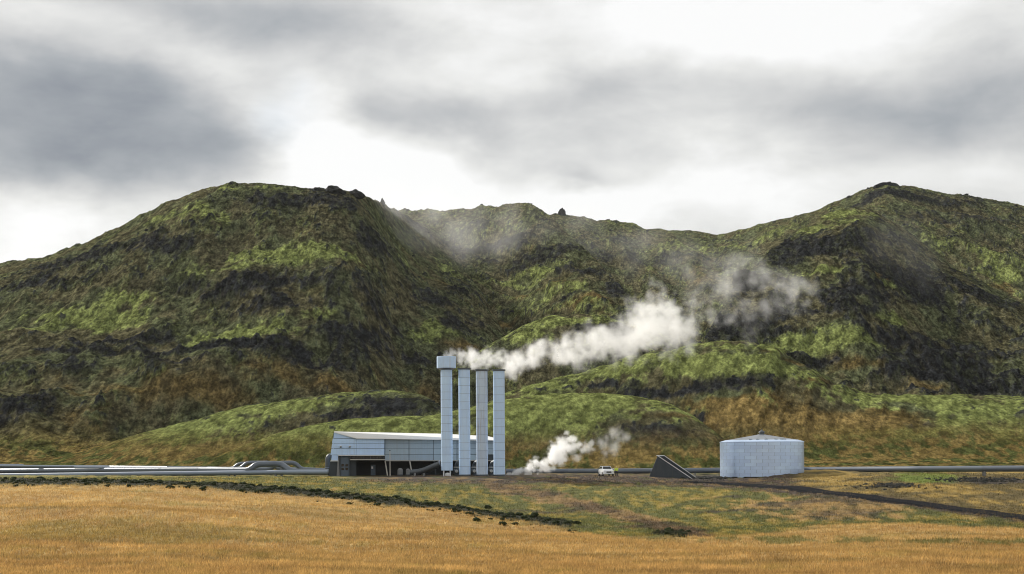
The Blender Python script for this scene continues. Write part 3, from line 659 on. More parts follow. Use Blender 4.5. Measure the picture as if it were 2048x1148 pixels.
# ------------------------------------------------------------------ gravel track
road = [(1380, 965, None), (1440, 967, None), (1540, 974, None), (1640, 984, None), (1740, 996, None), (1850, 1010, None), (1950, 1023, None), (2048, 1036, None), (2140, 1048, None)]
rp = [hit(a, b) for a, b, _ in road]
V = []; Fc = []
dense = []
for i in range(len(rp) - 1):
    for k in range(10): dense.append(rp[i].lerp(rp[i + 1], k / 10))
dense.append(rp[-1])
for i, p in enumerate(dense):
    d = (dense[min(i + 1, len(dense) - 1)] - dense[max(i - 1, 0)]); d.z = 0; d.normalize(); nrm = Vector((-d.y, d.x, 0))
    if nrm.y < 0: nrm = -nrm
    zc = max(zat(p.x + nrm.x * w_, p.y + nrm.y * w_) for w_ in (-2, -1, 0, 1, 2)) + .10
    for w_, dz in ((-3.9, -1.1), (-1.6, 0), (-.6, -.03), (.6, -.03), (1.6, 0), (2.4, -.5)):
        V.append(Vector((p.x + nrm.x * w_, p.y + nrm.y * w_, zc + dz)))
for i in range(len(dense) - 1):
    for k in range(5): Fc.append((i * 6 + k, i * 6 + k + 1, (i + 1) * 6 + k + 1, (i + 1) * 6 + k))
o = mk('gravel_track', V, Fc, M['gravel']); o['kind'] = 'structure'

# ------------------------------------------------------------------ chimneys
YC = 256.0
def mpx(p, Y=YC): return p / F * Y
def chimney(px, ptop, pbot, m, label):
    b = at(px, pbot, YC); top = at(px, ptop, YC).z; Rr = mpx(23.0) / 2; z0 = zat(b.x, b.y) - .1
    c = Vector((b.x, b.y, 0)); t = thing('chimney', label, 'chimney', (b.x, b.y, z0), 'row of four steam chimneys')
    nsec = 13; h = (top - b.z) / nsec
    for k in range(nsec):
        za = b.z + k * h; lathe('shaft_section', c, [(Rr * .98, za), (Rr, za + .015), (Rr, za + h - .05), (Rr * .98, za + h - .035)], m, t, 36)
        if k: lathe('seam_band', c, [(Rr * .962, za - .042), (Rr * 1.002, za - .038), (Rr * 1.002, za - .012), (Rr * .962, za - .008)], M['seam'], t, 36)
    lathe('core', c, [(Rr * .95, b.z), (Rr * .95, top)], M['darkpipe'], t, 30)
    return t, c, Rr, b, top, z0
specs = [(894.0, 737, 941, 'stack', 'tallest chimney with a wide square-edged cap, leftmost of the row'), (929.5, 739, 949, 'stack', 'uncapped pale chimney directly right of the capped one'),
         (964.5, 742, 949, 'stack_rust', 'stained chimney with brownish runs down its upper half'), (998.8, 742, 949, 'stack', 'clean pale chimney at the right end, beside the ground steam')]
for i, (px, pt, pb, mm, lb) in enumerate(specs):
    t, c, Rr, b, top, z0 = chimney(px, pt, pb, M[mm], lb)
    if i == 0:
        zt = at(px, 713, YC).z; Rc = mpx(38.5) / 2
        lathe('cap', c, [(Rr, top - .02), (Rc * .99, top + .05), (Rc, top + .12), (Rc, zt - .04), (Rc * .97, zt), (Rc * .90, zt), (Rc * .9, top + .3)], M['stack'], t, 12, smooth=False)
        lathe('cap_base_ring', c, [(Rr, top - .25), (Rc * .86, top - .06), (Rc * .99, top + .02)], M['darkpipe'], t, 36)
        for k in range(4):
            a = R(45 + 90 * k); q = c + Vector((math.cos(a) * Rr * .8, math.sin(a) * Rr * .8, 0))
            tube('support_leg', [q + Vector((0, 0, z0)), q + Vector((0, 0, b.z + .05))], .10, M['white'], t, 10)
        lathe('drain_pot', c + Vector((.1, -.35, 0)), [(.05, z0 + .1), (.38, z0 + .15), (.42, z0 + .45), (.25, z0 + .62), (.08, z0 + .66)], M['white'], t, 20)
    else:
        lathe('top_flange', c, [(Rr, top - .02), (Rr * 1.17, top + .02), (Rr * 1.17, top + .24), (Rr * .9, top + .26), (Rr * .88, top - .3)], M['darkpipe'], t, 36)
        lathe('base_plinth', c, [(Rr * 1.0, z0), (Rr * 1.12, z0 + .02), (Rr * 1.12, b.z - .02), (Rr * .9, b.z + .04)], M['darkpipe'], t, 30)

# ------------------------------------------------------------------ pump house
YL, YR = 260.0, 266.0
def Yf(px): return YL + (YR - YL) * (px - 655) / (990 - 655)
def fp(px, py, dy=0): return at(px, py, Yf(px) + dy)
gz = zat(*at(820, 952, 262).xy)
H0 = thing('pump_house', 'long low industrial building with pale cladding above a dark open ground floor', 'building', (at(820, 952, 262).x, 262, gz))
def fpanel(name, pts, dy, dep, m, par=None):
    return slab(name, [fp(p[0], p[1], dy) for p in pts], (0, dep, 0), m, par or H0)
gap = .35
rowsL = [(877, 886.4), (886.4, 897.2), (897.2, 909.8)]
colsL = [(667, 713), (713, 769)]
for (x0, x1) in colsL:
    for (y0, y1) in rowsL:
        l0 = 667 - (y1 - 865) * .13 if x0 == 667 else x0; l1 = 667 - (y0 - 865) * .13 if x0 == 667 else x0
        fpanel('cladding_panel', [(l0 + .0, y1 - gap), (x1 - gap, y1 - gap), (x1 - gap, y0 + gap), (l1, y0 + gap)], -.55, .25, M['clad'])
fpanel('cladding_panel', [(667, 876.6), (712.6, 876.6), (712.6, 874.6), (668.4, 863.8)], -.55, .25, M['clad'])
fpanel('cladding_panel', [(662.5, 920.5), (675.5, 920.5), (676, 910.2), (663.6, 910.2)], -.55, .25, M['clad'])
fpanel('cladding_trim', [(660, 922.6), (676.5, 922.6), (676, 920.9), (661.5, 920.9)], -.7, .45, M['white'])
fpanel('cladding_trim', [(676.5, 911.4), (769, 911.2), (769, 909.9), (676.5, 910.0)], -.7, .45, M['white'])
rowsR = [(877, 886.2), (886.2, 897.6), (897.6, 909.2), (909.2, 920.6)]
colsR = [(770, 818), (818, 866.6), (866.6, 914), (914, 963), (963, 989)]
for ci, (x0, x1) in enumerate(colsR):
    for ri, (y0, y1) in enumerate(rowsR):
        if ci == 4 and ri == 3: continue
        dy0 = (x0 - 770) * .010; dy1 = (x1 - 770) * .010
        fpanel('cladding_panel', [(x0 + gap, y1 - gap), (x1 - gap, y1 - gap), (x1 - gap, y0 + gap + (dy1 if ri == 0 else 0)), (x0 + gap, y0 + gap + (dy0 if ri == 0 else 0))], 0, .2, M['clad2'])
# backing behind the joints, so that the joints read dark
fpanel('wall_backing', [(668, 909), (769, 909), (769, 877), (668, 877)], -.28, .3, M['darkwall'])
fpanel('wall_backing', [(769, 920), (988, 920), (988, 880), (769, 878)], .22, .3, M['darkwall'])
fpanel('lower_trim', [(770, 922.2), (989, 922.0), (989, 920.8), (770, 920.8)], -.1, .4, M['post'])
for px in (769.3, 818, 866.6, 914, 963): fpanel('joint_strip', [(px - .5, 920.5), (px + .5, 920.5), (px + .5, 878), (px - .5, 878)], -.04, .2, M['darkwall'])
# roof: eave in front, ridge behind, rising backwards
rf = [fp(713, 875.8, -.9), fp(989.5, 880.0, -.9), at(988.5, 875.3, 277), at(975, 872.2, 278), at(885, 867.4, 279), at(669, 863.0, 275), fp(668, 863.6, -.6)]
th = Vector((0, 0, -.12)); nn = len(rf)
mk('roof', rf + [p + th for p in rf], [tuple(range(nn)), tuple(range(2 * nn - 1, nn - 1, -1))] + [(i, i + nn, (i + 1) % nn + nn, (i + 1) % nn) for i in range(nn)], M['roof'], H0)
fpanel('roof_gutter', [(713, 877.6), (989, 881.4), (989, 880.2), (713, 876.2)], -.75, .5, M['darkwall'])
# end and back walls
mk('end_wall', [fp(989, 911, .1), fp(989, 881, .1), at(988, 876, 276.8), at(988, 952, 276.8), at(988, 952, 266), at(988, 911, 266)], [(0, 1, 2, 3, 4, 5)], M['clad2'], H0)
mk('end_wall', [fp(664, 952, .2), fp(667, 866, -.2), at(669, 864, 274.8), at(664, 950, 274.8)], [(0, 1, 2, 3)], M['clad'], H0)
mk('back_wall', [at(664, 950, 274.9), at(988, 950, 277), at(988, 876.4, 277), at(885, 868.6, 278.8), at(669, 864.4, 274.9)], [(0, 1, 2, 3, 4)], M['clad2'], H0)
# ground floor
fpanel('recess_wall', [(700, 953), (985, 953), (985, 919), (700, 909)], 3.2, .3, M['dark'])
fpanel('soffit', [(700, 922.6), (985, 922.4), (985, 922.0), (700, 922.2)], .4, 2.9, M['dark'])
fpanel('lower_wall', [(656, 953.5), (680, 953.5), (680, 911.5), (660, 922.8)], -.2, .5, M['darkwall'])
fpanel('pilaster', [(673, 953.5), (679, 953.5), (678, 911.6), (675, 923.0)], -.45, .24, M['concrete'])
dr = fpanel('door', [(681.2, 952.6), (697.8, 952.6), (697.8, 913), (681.2, 913)], -.15, .2, M['greydoor'])
for wx in (682.8, 690.8):
    for wy in (927.8, 935.2): fpanel('window_pane', [(wx, wy + 5.0), (wx + 5.4, wy + 5.0), (wx + 5.4, wy), (wx, wy)], -.19, .06, M['glass'], dr)
fpanel('door_frame', [(697.9, 953), (699.2, 953), (699.2, 912), (697.9, 912)], -.3, .4, M['darkwall'])
fpanel('door_frame', [(680, 953), (681.1, 953), (681.1, 912), (680, 912)], -.3, .4, M['darkwall'])
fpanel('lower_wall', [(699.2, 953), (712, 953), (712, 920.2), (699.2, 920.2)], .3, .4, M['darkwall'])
for k in range(5):
    x0 = 701 + k * 13.4; fpanel('window_pane', [(x0, 917.6), (x0 + 12.4, 917.6), (x0 + 12.4, 911.6), (x0, 911.6)], -.1, .08, M['glass'])
for k in range(6): fpanel('window_frame', [(700.1 + k * 13.4, 918.4), (700.8 + k * 13.4, 918.4), (700.8 + k * 13.4, 911.4), (700.1 + k * 13.4, 911.4)], -.16, .14, M['darkwall'])
fpanel('canopy', [(700, 920.3), (769.5, 920.3), (769.5, 918.6), (700, 918.6)], -.95, 1.2, M['post'])
fpanel('side_door', [(741.5, 953), (750.5, 953), (750.5, 929.5), (741.5, 929.5)], 2.6, .3, M['greydoor'])
fpanel('notice_board', [(742.6, 937.6), (746.2, 937.6), (746.2, 932.8), (742.6, 932.8)], 2.4, .1, M['white'])
for (xt, xb, ps_) in ((770.2, 775.2, 1), (819.4, 825.0, 1)): fpanel('column', [(xb - 1.1, 953.5), (xb + 1.1, 953.5), (xt + 1.1, 921.5), (xt - 1.1, 921.5)], .02, .22, M['post'])
for (xt, xb) in ((868, 872), (915, 915), (964, 964)): fpanel('column', [(xb - 1, 953), (xb + 1, 953), (xt + 1, 921.8), (xt - 1, 921.8)], .05, .2, M['darkwall'])
fpanel('plinth', [(655, 957), (872, 957), (872, 952.2), (655, 952.8)], -1.1, 5.5, M['concrete'])
for vx in (681.5, 699.5): 
    v_ = fpanel('vent', [(vx - 1.3, 895), (vx + 1.3, 895), (vx + 1.0, 892.6), (vx - 1.0, 892.6)], -.85, .32, M['darkwall'])
    fpanel('vent_hood', [(vx - 2.6, 893), (vx + 2.2, 892.6), (vx + 1.2, 891.2), (vx - 1.6, 891.2)], -.98, .42, M['white'], v_)

def floorz(px, Y): 
    p = at(px, 953, Y); return Vector((p.x, Y, zat(p.x, Y)))
# lamp pole
pb = floorz(780.2, 257.5); pt = at(780.2, 901.5, 257.5).z
t = thing('lamp_post', 'thin grey pole standing in front of the dark open bay', 'lamp post', pb)
tube('pole', [pb, Vector((pb.x, pb.y, pt))], [.085, .055], M['post'], t, 10)
box('lamp_head', (pb.x, pb.y - .18, pt + .04), (.2, .5, .1), M['darkwall'], t); box('base_plate', (pb.x, pb.y, pb.z + .05), (.35, .35, .14), M['concrete'], t)
# separators under the open bay
def vessel(px, w, ytop, label):
    b = floorz(px, 261.6); r = w / F * 261.6 / 2; zt = at(px, ytop, 261.6).z
    t = thing('steam_vessel', label, 'tank', b, 'round grey vessels under the open bay')
    c = Vector((b.x, b.y, 0)); zb = b.z + .05
    lathe('shell', c, [(r, zb), (r, zt - r * .9)], M['concrete'], t, 24)
    lathe('domed_head', c, [(r * 1.02, zt - r * .9)] + [(r * math.cos(a), zt - r * .9 + r * .88 * math.sin(a)) for a in np.linspace(.15, 1.5, 8)], M['concrete'], t, 24)
    lathe('foot_ring', c, [(r * 1.12, b.z), (r * 1.12, b.z + .15), (r, b.z + .2)], M['darkwall'], t, 24)
vessel(800.5, 11, 936, 'domed grey vessel between the lamp pole and the slanted column'); vessel(816.0, 8.5, 937, 'narrower domed grey vessel right beside the second slanted column')

# inclined pipe up to the chimneys
t = thing('inclined_pipe', 'fat dark pipe slanting up under the bay to the capped chimney', 'pipe', floorz(850, 258))
tube('pipe_run', bend([at(822, 945, 259), at(842, 943, 258.6), at(886, 925, 257.2)], 1.2), .46, M['darkpipe'], t)
tube('flange', [at(881, 927.2, 257.3), at(882.4, 926.6, 257.25)], .58, M['pipe'], t)
tube('flange', [at(841, 943.2, 258.6), at(842.4, 942.8, 258.6)], .58, M['darkpipe'], t)
for px in (830, 848):
    p = floorz(px, 258.6); box('support', (p.x, p.y, p.z + .2), (.35, .8, .55), M['concrete'], t)
# branch pipes seen between the chimneys
for px, lb in ((913.5, 'branch pipe and valve between the capped chimney and the next'), (949, 'branch pipe and valve between the second chimney and the stained one'), (983, 'branch pipe and valve between the stained chimney and the last')):
    b = floorz(px, 259.0); t = thing('branch_pipe', lb, 'pipe', b, 'branch pipes behind the chimneys')
    z1 = at(px, 926, 259).z
    tube('riser', bend([b + Vector((0, 0, 0)), Vector((b.x, b.y, z1 - .05)), Vector((b.x + .9, b.y - 1.2, z1 + .25))], .6), .36, M['darkpipe'], t, 16)
    tube('flange', [Vector((b.x, b.y, z1 - .75)), Vector((b.x, b.y, z1 - .62))], .5, M['post'], t, 16)
    tube('valve', [Vector((b.x - .5, b.y - .1, b.z + .75)), Vector((b.x + .5, b.y - .1, b.z + .75))], [.42, .42], M['darkpipe'], t, 14)
    tube('handwheel', [Vector((b.x, b.y - .5, b.z + .75)), Vector((b.x, b.y - .56, b.z + .75))], .26, M['post'], t, 14)

# arched elbow at the left end of the building
t = thing('elbow_pipe', 'dark arched pipe bending into the left end of the building', 'pipe', floorz(654, 262.5))
tube('pipe_bend', bend([at(655.5, 946, 263.5), at(655.5, 911.5, 263.5), at(672, 911.5, 264.5)], 1.4, 10), .42, M['darkpipe'], t)
tube('flange', [at(655.5, 936, 263.5), at(655.5, 934.8, 263.5)], .52, M['pipe'], t)
tube('flange', [at(664.2, 911.6, 264.1), at(665.4, 911.6, 264.15)], .52, M['pipe'], t)

# ------------------------------------------------------------------ pipelines
def pipeline(label, pts, dpx, m, seglen=9.0, group=None, supports=True, rad=1.0, Yref=None):
    P = [at(*p) for p in pts]
    b = floorz((pts[0][0] + pts[-1][0]) / 2, P[len(P) // 2].y) if False else Vector((P[0].x, P[0].y, zat(P[0].x, P[0].y)))
    t = thing('pipeline', label, 'pipe', b, group)
    path = bend(P, rad, 8); r = dpx / F * (Yref or P[-1].y) / 2
    # split into sections
    segs = [[path[0]]]; acc = 0
    k = 1; cur = path[0]
    for p in path[1:]:
        while acc + (p - cur).length > seglen:
            q = cur + (p - cur).normalized() * (seglen - acc); segs[-1].append(q); segs.append([q]); cur = q; acc = 0
        acc += (p - cur).length; segs[-1].append(p); cur = p
    for s_ in segs:
        if len(s_) > 1 and (s_[-1] - s_[0]).length > .2:
            tube('pipe_section', s_, r, m, t)
            d = (s_[1] - s_[0]).normalized(); tube('joint_band', [s_[0] - d * .09, s_[0] + d * .09], r * 1.035, m, t)
            if supports:
                q = s_[0]; zg = zat(q.x, q.y)
                if q.z - r - zg > .03 and q.z - zg < 2.2: box('support', (q.x, q.y, (zg - .2 + q.z - r * .8) / 2), (.3, r * 1.9, q.z - r * .8 - zg + .2), M['concrete'], t)
    return t
GP = 'silver pipelines running left from the pump house'
pipeline('nearest silver pipe along the grass bank, running straight under the loops', [(-90, 952.4, 277), (0, 951.4, 274), (400, 946.4, 262), (560, 944.6, 256), (655, 944.6, 257)], 9.6, M['pipe'], group=GP)
pipeline('silver pipe with the large raised loop nearest the pump house', [(-90, 943.0, 300), (0, 942.4, 294), (200, 940.8, 280), (400, 940.2, 266), (499, 940.6, 258.5), (513, 928.4, 258.8), (562, 927.6, 259), (582, 942.6, 257.4), (600, 943.8, 258), (657, 944.0, 259)], 12.2, M['pipeshade'], group=GP, rad=1.1)
pipeline('silver pipe whose loop rises behind and right of the large loop', [(-90, 933.6, 318), (150, 934.6, 300), (335, 936.2, 282), (480, 938.6, 266), (540, 938.8, 266), (556, 926.4, 266), (590, 925.6, 266), (602, 938.6, 266), (655, 941.2, 266)], 9.0, M['pipeshade'], group=GP, rad=1.2)
pipeline('farther silver pipe with the middle loop of three', [(335, 936.0, 274), (460, 937.4, 272), (481, 937.4, 272), (493, 925.4, 272), (540, 925.0, 272), (552, 936.5, 272), (600, 939, 272)], 7.5, M['pipeshade'], group=GP, rad=1.1)
pipeline('farthest silver pipe with the leftmost small loop', [(380, 936.2, 280), (466, 936.6, 278), (478, 926.6, 278), (520, 926.0, 278), (530, 938.8, 278)], 6.0, M['pipeshade'], group=GP, rad=1.1)
pipeline('short pale pipe turning away at the kink near the middle of the left pipes', [(-90, 931.4, 290), (100, 932.6, 288), (216, 933.0, 286), (220, 935.6, 287)], 4.6, M['pipe'], group=GP, rad=.6, supports=False)
pipeline('topmost pale pipe at the far left edge, ending soonest', [(-90, 929.4, 300), (44, 929.8, 300), (50, 932, 301)], 3.6, M['pipe'], group=GP, rad=.6, supports=False)
pipeline('pale pipe turning away just left of the pipe loops', [(150, 935.0, 280), (331, 935.2, 278), (337, 938.0, 279)], 4.2, M['pipe'], group=GP, rad=.6, supports=False)
pipeline('long grey pipe crossing behind car, wedge and tank to the right edge', [(1012, 942.8, 276), (1200, 942.6, 276), (1450, 940.6, 275), (1620, 939.4, 268), (1830, 938.2, 250), (2048, 937.2, 236), (2200, 936.4, 228)], 11.4, M['pipeshade'], Yref=252, seglen=11)

# ------------------------------------------------------------------ wedge
A = at(1314, 909.5, 257.0); wz = zat(A.x, 257)
t = thing('wedge_structure', 'dark concrete wedge with two white sloping rails, left of the tank', 'concrete wedge', (A.x, 257, wz))
fA, fB, fC = at(1315.2, 912, 257.0), at(1392, 963.5, 254.8), at(1298.5, 953, 257.2); fD = at(1350, 966, 255.8)
bA, bB = at(1328.5, 912, 259.4), at(1399, 960.5, 257.2); bC = at(1306, 951, 259.6)
tw = Vector((0, .22, 0))
def prism(name, poly, d, m): 
    n_ = len(poly); V_ = [Vector(p) for p in poly] + [Vector(p) + Vector(d) for p in poly]
    return mk(name, V_, [tuple(range(n_)), tuple(range(2 * n_ - 1, n_ - 1, -1))] + [(i, i + n_, (i + 1) % n_ + n_, (i + 1) % n_) for i in range(n_)], m, t)
prism('side_wall', [fC, fD, fB, fA], tw, M['slate'])
prism('side_wall', [bC, at(1360, 966, 258.2), bB, bA], tw, M['slate'])
mk('end_wall', [fC, bC, bA, fA], [(0, 1, 2, 3)], M['slate'], t)
mk('chute_floor', [fA + Vector((.05, .25, -.5)), fB + Vector((.05, .25, -.5)), bB + Vector((0, 0, -.5)), bA + Vector((0, 0, -.5))], [(0, 1, 2, 3)], M['dark'], t)
for k in range(9):
    u0 = (k + .5) / 9; a_ = fA.lerp(fB, u0) + Vector((0, .2, -.42)); b_ = bA.lerp(bB, u0) + Vector((0, 0, -.42)); tube('rung', [a_, b_], .05, M['darkwall'], t, 8)
def rail(a, b, w=.15, h=.13):
    d = (b - a); up_ = Vector((0, 0, h)); wv = Vector((0, w * 2, 0))
    slab('rail', [a, b, b + up_, a + up_], wv, M['white'], t)
rail(fA, fB); rail(bA, bB)
slab('rail', [fA + Vector((0, .3, 0)), bA, bA + Vector((0, 0, .13)), fA + Vector((0, .3, .13))], (-.16, 0, 0), M['white'], t)

# ------------------------------------------------------------------ storage tank
YT = 262.0; tc_ = at(1524, 956, YT); RT = 166.5 / F * YT / 2 * .9995
zrim = at(1524, 884.5, YT).z; zbot = at(1524, 953.6, YT - RT).z; zfoot = zat(tc_.x - 5, YT - 5)
t = thing('storage_tank', 'large round silver tank with a low conical roof', 'tank', (tc_.x, YT, zfoot))
c = Vector((tc_.x, YT, 0)); NC, NA = 10, 22; ch = (zrim - zbot) / NC
for k in range(NC):
    a_off = (k % 2) * math.pi / NA
    me0 = None
    for j in range(NA):
        a0 = 2 * math.pi * j / NA + a_off + .0018; a1 = 2 * math.pi * (j + 1) / NA + a_off - .0018
        za = zbot + k * ch
        if me0 is None:
            o = lathe('shell_plate', c, [(RT - .01, za + .004), (RT, za + .012), (RT, za + ch - .012), (RT - .01, za + ch - .004)], M['tank'], t, 6, a0, a1); base_o = o
            # move origin on the axis so that copies only rotate
            me0 = o.data; org = parent_world(t)
            o.location = (0, 0, 0)
        else:
            q = base_o.copy(); COL.objects.link(q); q.parent = t; q.rotation_euler = (0, 0, 2 * math.pi * j / NA)
lathe('inner_shell', c, [(RT - .05, zbot - .02), (RT - .05, zrim)], M['darkpipe'], t, 64)
lathe('rim_ring', c, [(RT, zrim - .05), (RT + .05, zrim), (RT + .03, zrim + .08), (RT - .3, zrim + .2)], M['tank'], t, 64)
zs_ = at(1524, 879.2, YT - RT * .8).z; zap = at(1522, 869, YT).z
lathe('roof_shoulder', c, [(RT - .28, zrim + .19), (RT * .86, zs_)], M['tank'], t, 64)
NRF = 20
for j in range(NRF):
    a0 = 2 * math.pi * j / NRF; lathe('roof_panel', c, [(RT * .86, zs_ - .02), (.45, zap)], M['tankroof'], t, 3, a0 + .004, a0 + 2 * math.pi / NRF - .004)
lathe('roof_deck', c, [(RT * .86, zs_ - .06), (.2, zap - .05)], M['darkpipe'], t, 48)
lathe('vent_cap', c, [(.42, zap - .1), (.42, zap + .32), (.55, zap + .34), (.5, zap + .46), (.1, zap + .72), (.05, zap + .95), (0.0, zap + .95)], M['darkpipe'], t, 20)
lathe('vent_collar', c, [(.75, zap - .18), (.7, zap + .02), (.42, zap + .04)], M['tankroof'], t, 20)
for a in (-58, -64, -106, -118, -75, -92): 
    q = c + Vector((math.cos(R(a)) * RT * .8, math.sin(R(a)) * RT * .8, zs_ + .05)); box('roof_hatch', q, (.5, .4, .14), M['darkpipe'], t)
# footing: blocks with dark gaps between
for a0, a1 in ((180, 217), (226, 236), (278, 330), (335, 360), (20, 60), (70, 110), (120, 170)):
    lathe('footing_block', c, [(RT - .35, zfoot - .6), (RT - .005, zfoot - .6), (RT - .005, zbot + .01), (RT - .3, zbot + .01)], M['tank'], t, 10, R(a0), R(a1))
lathe('footing_ring', c, [(RT - .9, zfoot - .5), (RT - .9, zbot)], M['dark'], t, 48)
tube('ladder_rail', [c + Vector((math.cos(R(30)) * (RT + .2), math.sin(R(30)) * (RT + .2), zbot)), c + Vector((math.cos(R(30)) * (RT + .2), math.sin(R(30)) * (RT + .2), zrim + .5))], .04, M['darkpipe'], t, 8)

# ------------------------------------------------------------------ car
def car(px, Y, yaw):
    p = at(px, 950.5, Y); gzc = zat(p.x, Y) + .02
    t = thing('parked_car', 'white car parked nose-on beside the long pipe', 'car', (p.x, Y, gzc)); t.rotation_euler = (0, 0, R(yaw))
    def loc(name, V, Fc, m, par=None, sm=False):
        me = bpy.data.meshes.new(name); me.from_pydata([tuple(v) for v in V], [], Fc); me.update(); me.materials.append(m)
        if sm: me.polygons.foreach_set('use_smooth', [True] * len(me.polygons))
        o = bpy.data.objects.new(name, me); COL.objects.link(o); o.parent = par or t; return o
    W2 = .92
    # lower body loft along y (front at -y)
    secs = [(-2.2, .62, .42, .70), (-2.12, .80, .30, .86), (-1.95, .90, .25, .98), (-1.0, .93, .25, 1.08), (0, .93, .25, 1.12), (1.4, .93, .27, 1.10), (2.05, .88, .30, 1.05), (2.2, .78, .42, .95)]
    V = []; Fc = []
    for (y, w, zb, zt) in secs:
        for (sx, z) in ((-1, zb), (-1.0, (zb * .5 + zt * .5)), (-.93, zt - .06), (-.80, zt), (.80, zt), (.93, zt - .06), (1.0, (zb + zt) * .5), (1, zb)):
            V.append((sx * w, y, z))
    for i in range(len(secs) - 1):
        for k in range(8): Fc.append((i * 8 + k, i * 8 + (k + 1) % 8, (i + 1) * 8 + (k + 1) % 8, (i + 1) * 8 + k))
    Fc += [tuple(range(7, -1, -1)), tuple(range(56, 64))]
    body = loc('body', V, Fc, M['carpaint'])
    # cabin
    cs = [(-1.05, .80, 1.07), (-.35, .66, 1.56), (1.35, .66, 1.58), (1.95, .76, 1.08)]
    V = [];
    for y, w, z in cs: V += [(-w, y, z), (w, y, z)]
    V += [(-.84, -1.05, 1.05), (.84, -1.05, 1.05), (-.84, 1.95, 1.05), (.84, 1.95, 1.05)]
    loc('cabin', V, [(0, 1, 3, 2), (2, 3, 5, 4), (4, 5, 7, 6), (0, 2, 4, 6), (7, 5, 3, 1), (8, 9, 1, 0), (10, 8, 0, 6), (9, 11, 7, 1), (11, 10, 6, 7)], M['carpaint'])
    loc('windscreen', [(-.72, -1.03, 1.12), (.72, -1.03, 1.12), (.60, -.42, 1.52), (-.60, -.42, 1.52)], [(0, 1, 2, 3)], M['glass'])
    for s in (-1, 1): loc('side_window', [(s * .815, -.75, 1.14), (s * .80, 1.65, 1.14), (s * .70, 1.2, 1.5), (s * .70, -.3, 1.5)], [(0, 1, 2, 3)], M['glass'])
    def bx(name, c, s, m, par=None): return loc(name, boxv(c, s), HEXF, m, par)
    bx('grille', (0, -2.22, .62), (.80, .06, .22), M['rubber']); bx('bumper', (0, -2.2, .40), (1.5, .12, .16), M['carpaint'])
    bx('number_plate', (0, -2.27, .42), (.5, .02, .11), M['plate'])
    for s in (-1, 1):
        bx('headlight', (s * .66, -2.13, .76), (.32, .12, .16), M['lamp']); bx('mirror', (s * 1.0, -.85, 1.12), (.18, .1, .14), M['carpaint'])
        bx('roof_rail', (s * .60, .5, 1.62), (.04, 1.6, .04), M['rubber'])
        for y in (-1.4, 1.4):
            V_, F_ = tube_geo([(s * .72, y, .34), (s * .95, y, .34)], .34, 20); w_ = loc('wheel', V_, F_, M['rubber'], None, False)
            V_, F_ = tube_geo([(s * .90, y, .34), (s * .965, y, .34)], .21, 14); loc('rim', V_, F_, M['chrome'], w_)
    return t
car(1212.0, 257.0, 9)

# ------------------------------------------------------------------ person
def skinned(name, J, E, m, parent, sub=2):
    me = bpy.data.meshes.new(name); me.from_pydata([j[:3] for j in J], E, []); me.materials.append(m)
    o = bpy.data.objects.new(name, me); COL.objects.link(o); o.parent = parent
    sk = o.modifiers.new('skin', 'SKIN'); sk.use_smooth_shade = True
    for v, j in zip(me.skin_vertices[0].data, J): v.radius = (j[3], j[4] if len(j) > 4 else j[3])
    me.skin_vertices[0].data[0].use_root = True
    ss = o.modifiers.new('sub', 'SUBSURF'); ss.levels = sub; ss.render_levels = sub
    return o
pp = at(1233.0, 952, 254.5); zz = zat(pp.x, 254.5)
t = thing('person', 'person in a bright yellow hi-vis jacket and dark trousers standing by the car', 'person', (pp.x, 254.5, zz)); t.rotation_euler = (0, 0, R(-20))
J = [(0, 0, .93, .15, .12), (0, 0, 1.15, .14, .10), (0, 0, 1.38, .16, .10), (0, .0, 1.50, .055), (0, -.02, 1.60, .095, .10), (0, -.02, 1.70, .085, .09),
     (.10, 0, .90, .09), (.12, -.02, .50, .065), (.13, 0, .09, .045), (.14, -.12, .05, .045), (-.10, 0, .90, .09), (-.12, .02, .50, .065), (-.13, .03, .09, .045), (-.14, -.09, .05, .045),
     (.20, 0, 1.40, .06), (.27, -.02, 1.14, .045), (.24, -.18, .94, .035), (.23, -.24, .88, .03), (-.20, 0, 1.40, .06), (-.28, .0, 1.14, .045), (-.26, -.08, .90, .035), (-.26, -.10, .82, .03)]
E = [(0, 1), (1, 2), (2, 3), (3, 4), (4, 5), (0, 6), (6, 7), (7, 8), (8, 9), (0, 10), (10, 11), (11, 12), (12, 13), (2, 14), (14, 15), (15, 16), (16, 17), (2, 18), (18, 19), (19, 20), (20, 21)]
skinned('body', J, E, M['skin'], t)
skinned('jacket', [(0, 0, .90, .18, .15), (0, 0, 1.15, .17, .14), (0, 0, 1.38, .19, .14), (0, .01, 1.46, .09), (.21, 0, 1.40, .08), (.28, -.02, 1.13, .062), (.25, -.16, .97, .05), (-.21, 0, 1.40, .08), (-.29, 0, 1.13, .062), (-.265, -.07, .93, .05)],
        [(0, 1), (1, 2), (2, 3), (2, 4), (4, 5), (5, 6), (2, 7), (7, 8), (8, 9)], M['hivis'], t)
skinned('trousers', [(0, 0, .95, .165, .135), (.10, 0, .87, .11), (.12, -.02, .50, .085), (.13, 0, .12, .07), (-.10, 0, .87, .11), (-.12, .02, .50, .085), (-.13, .03, .12, .07)], [(0, 1), (1, 2), (2, 3), (0, 4), (4, 5), (5, 6)], M['cloth'], t)
skinned('helmet', [(0, -.02, 1.68, .11, .12), (0, -.02, 1.74, .09, .10)], [(0, 1)], M['hivis'], t)

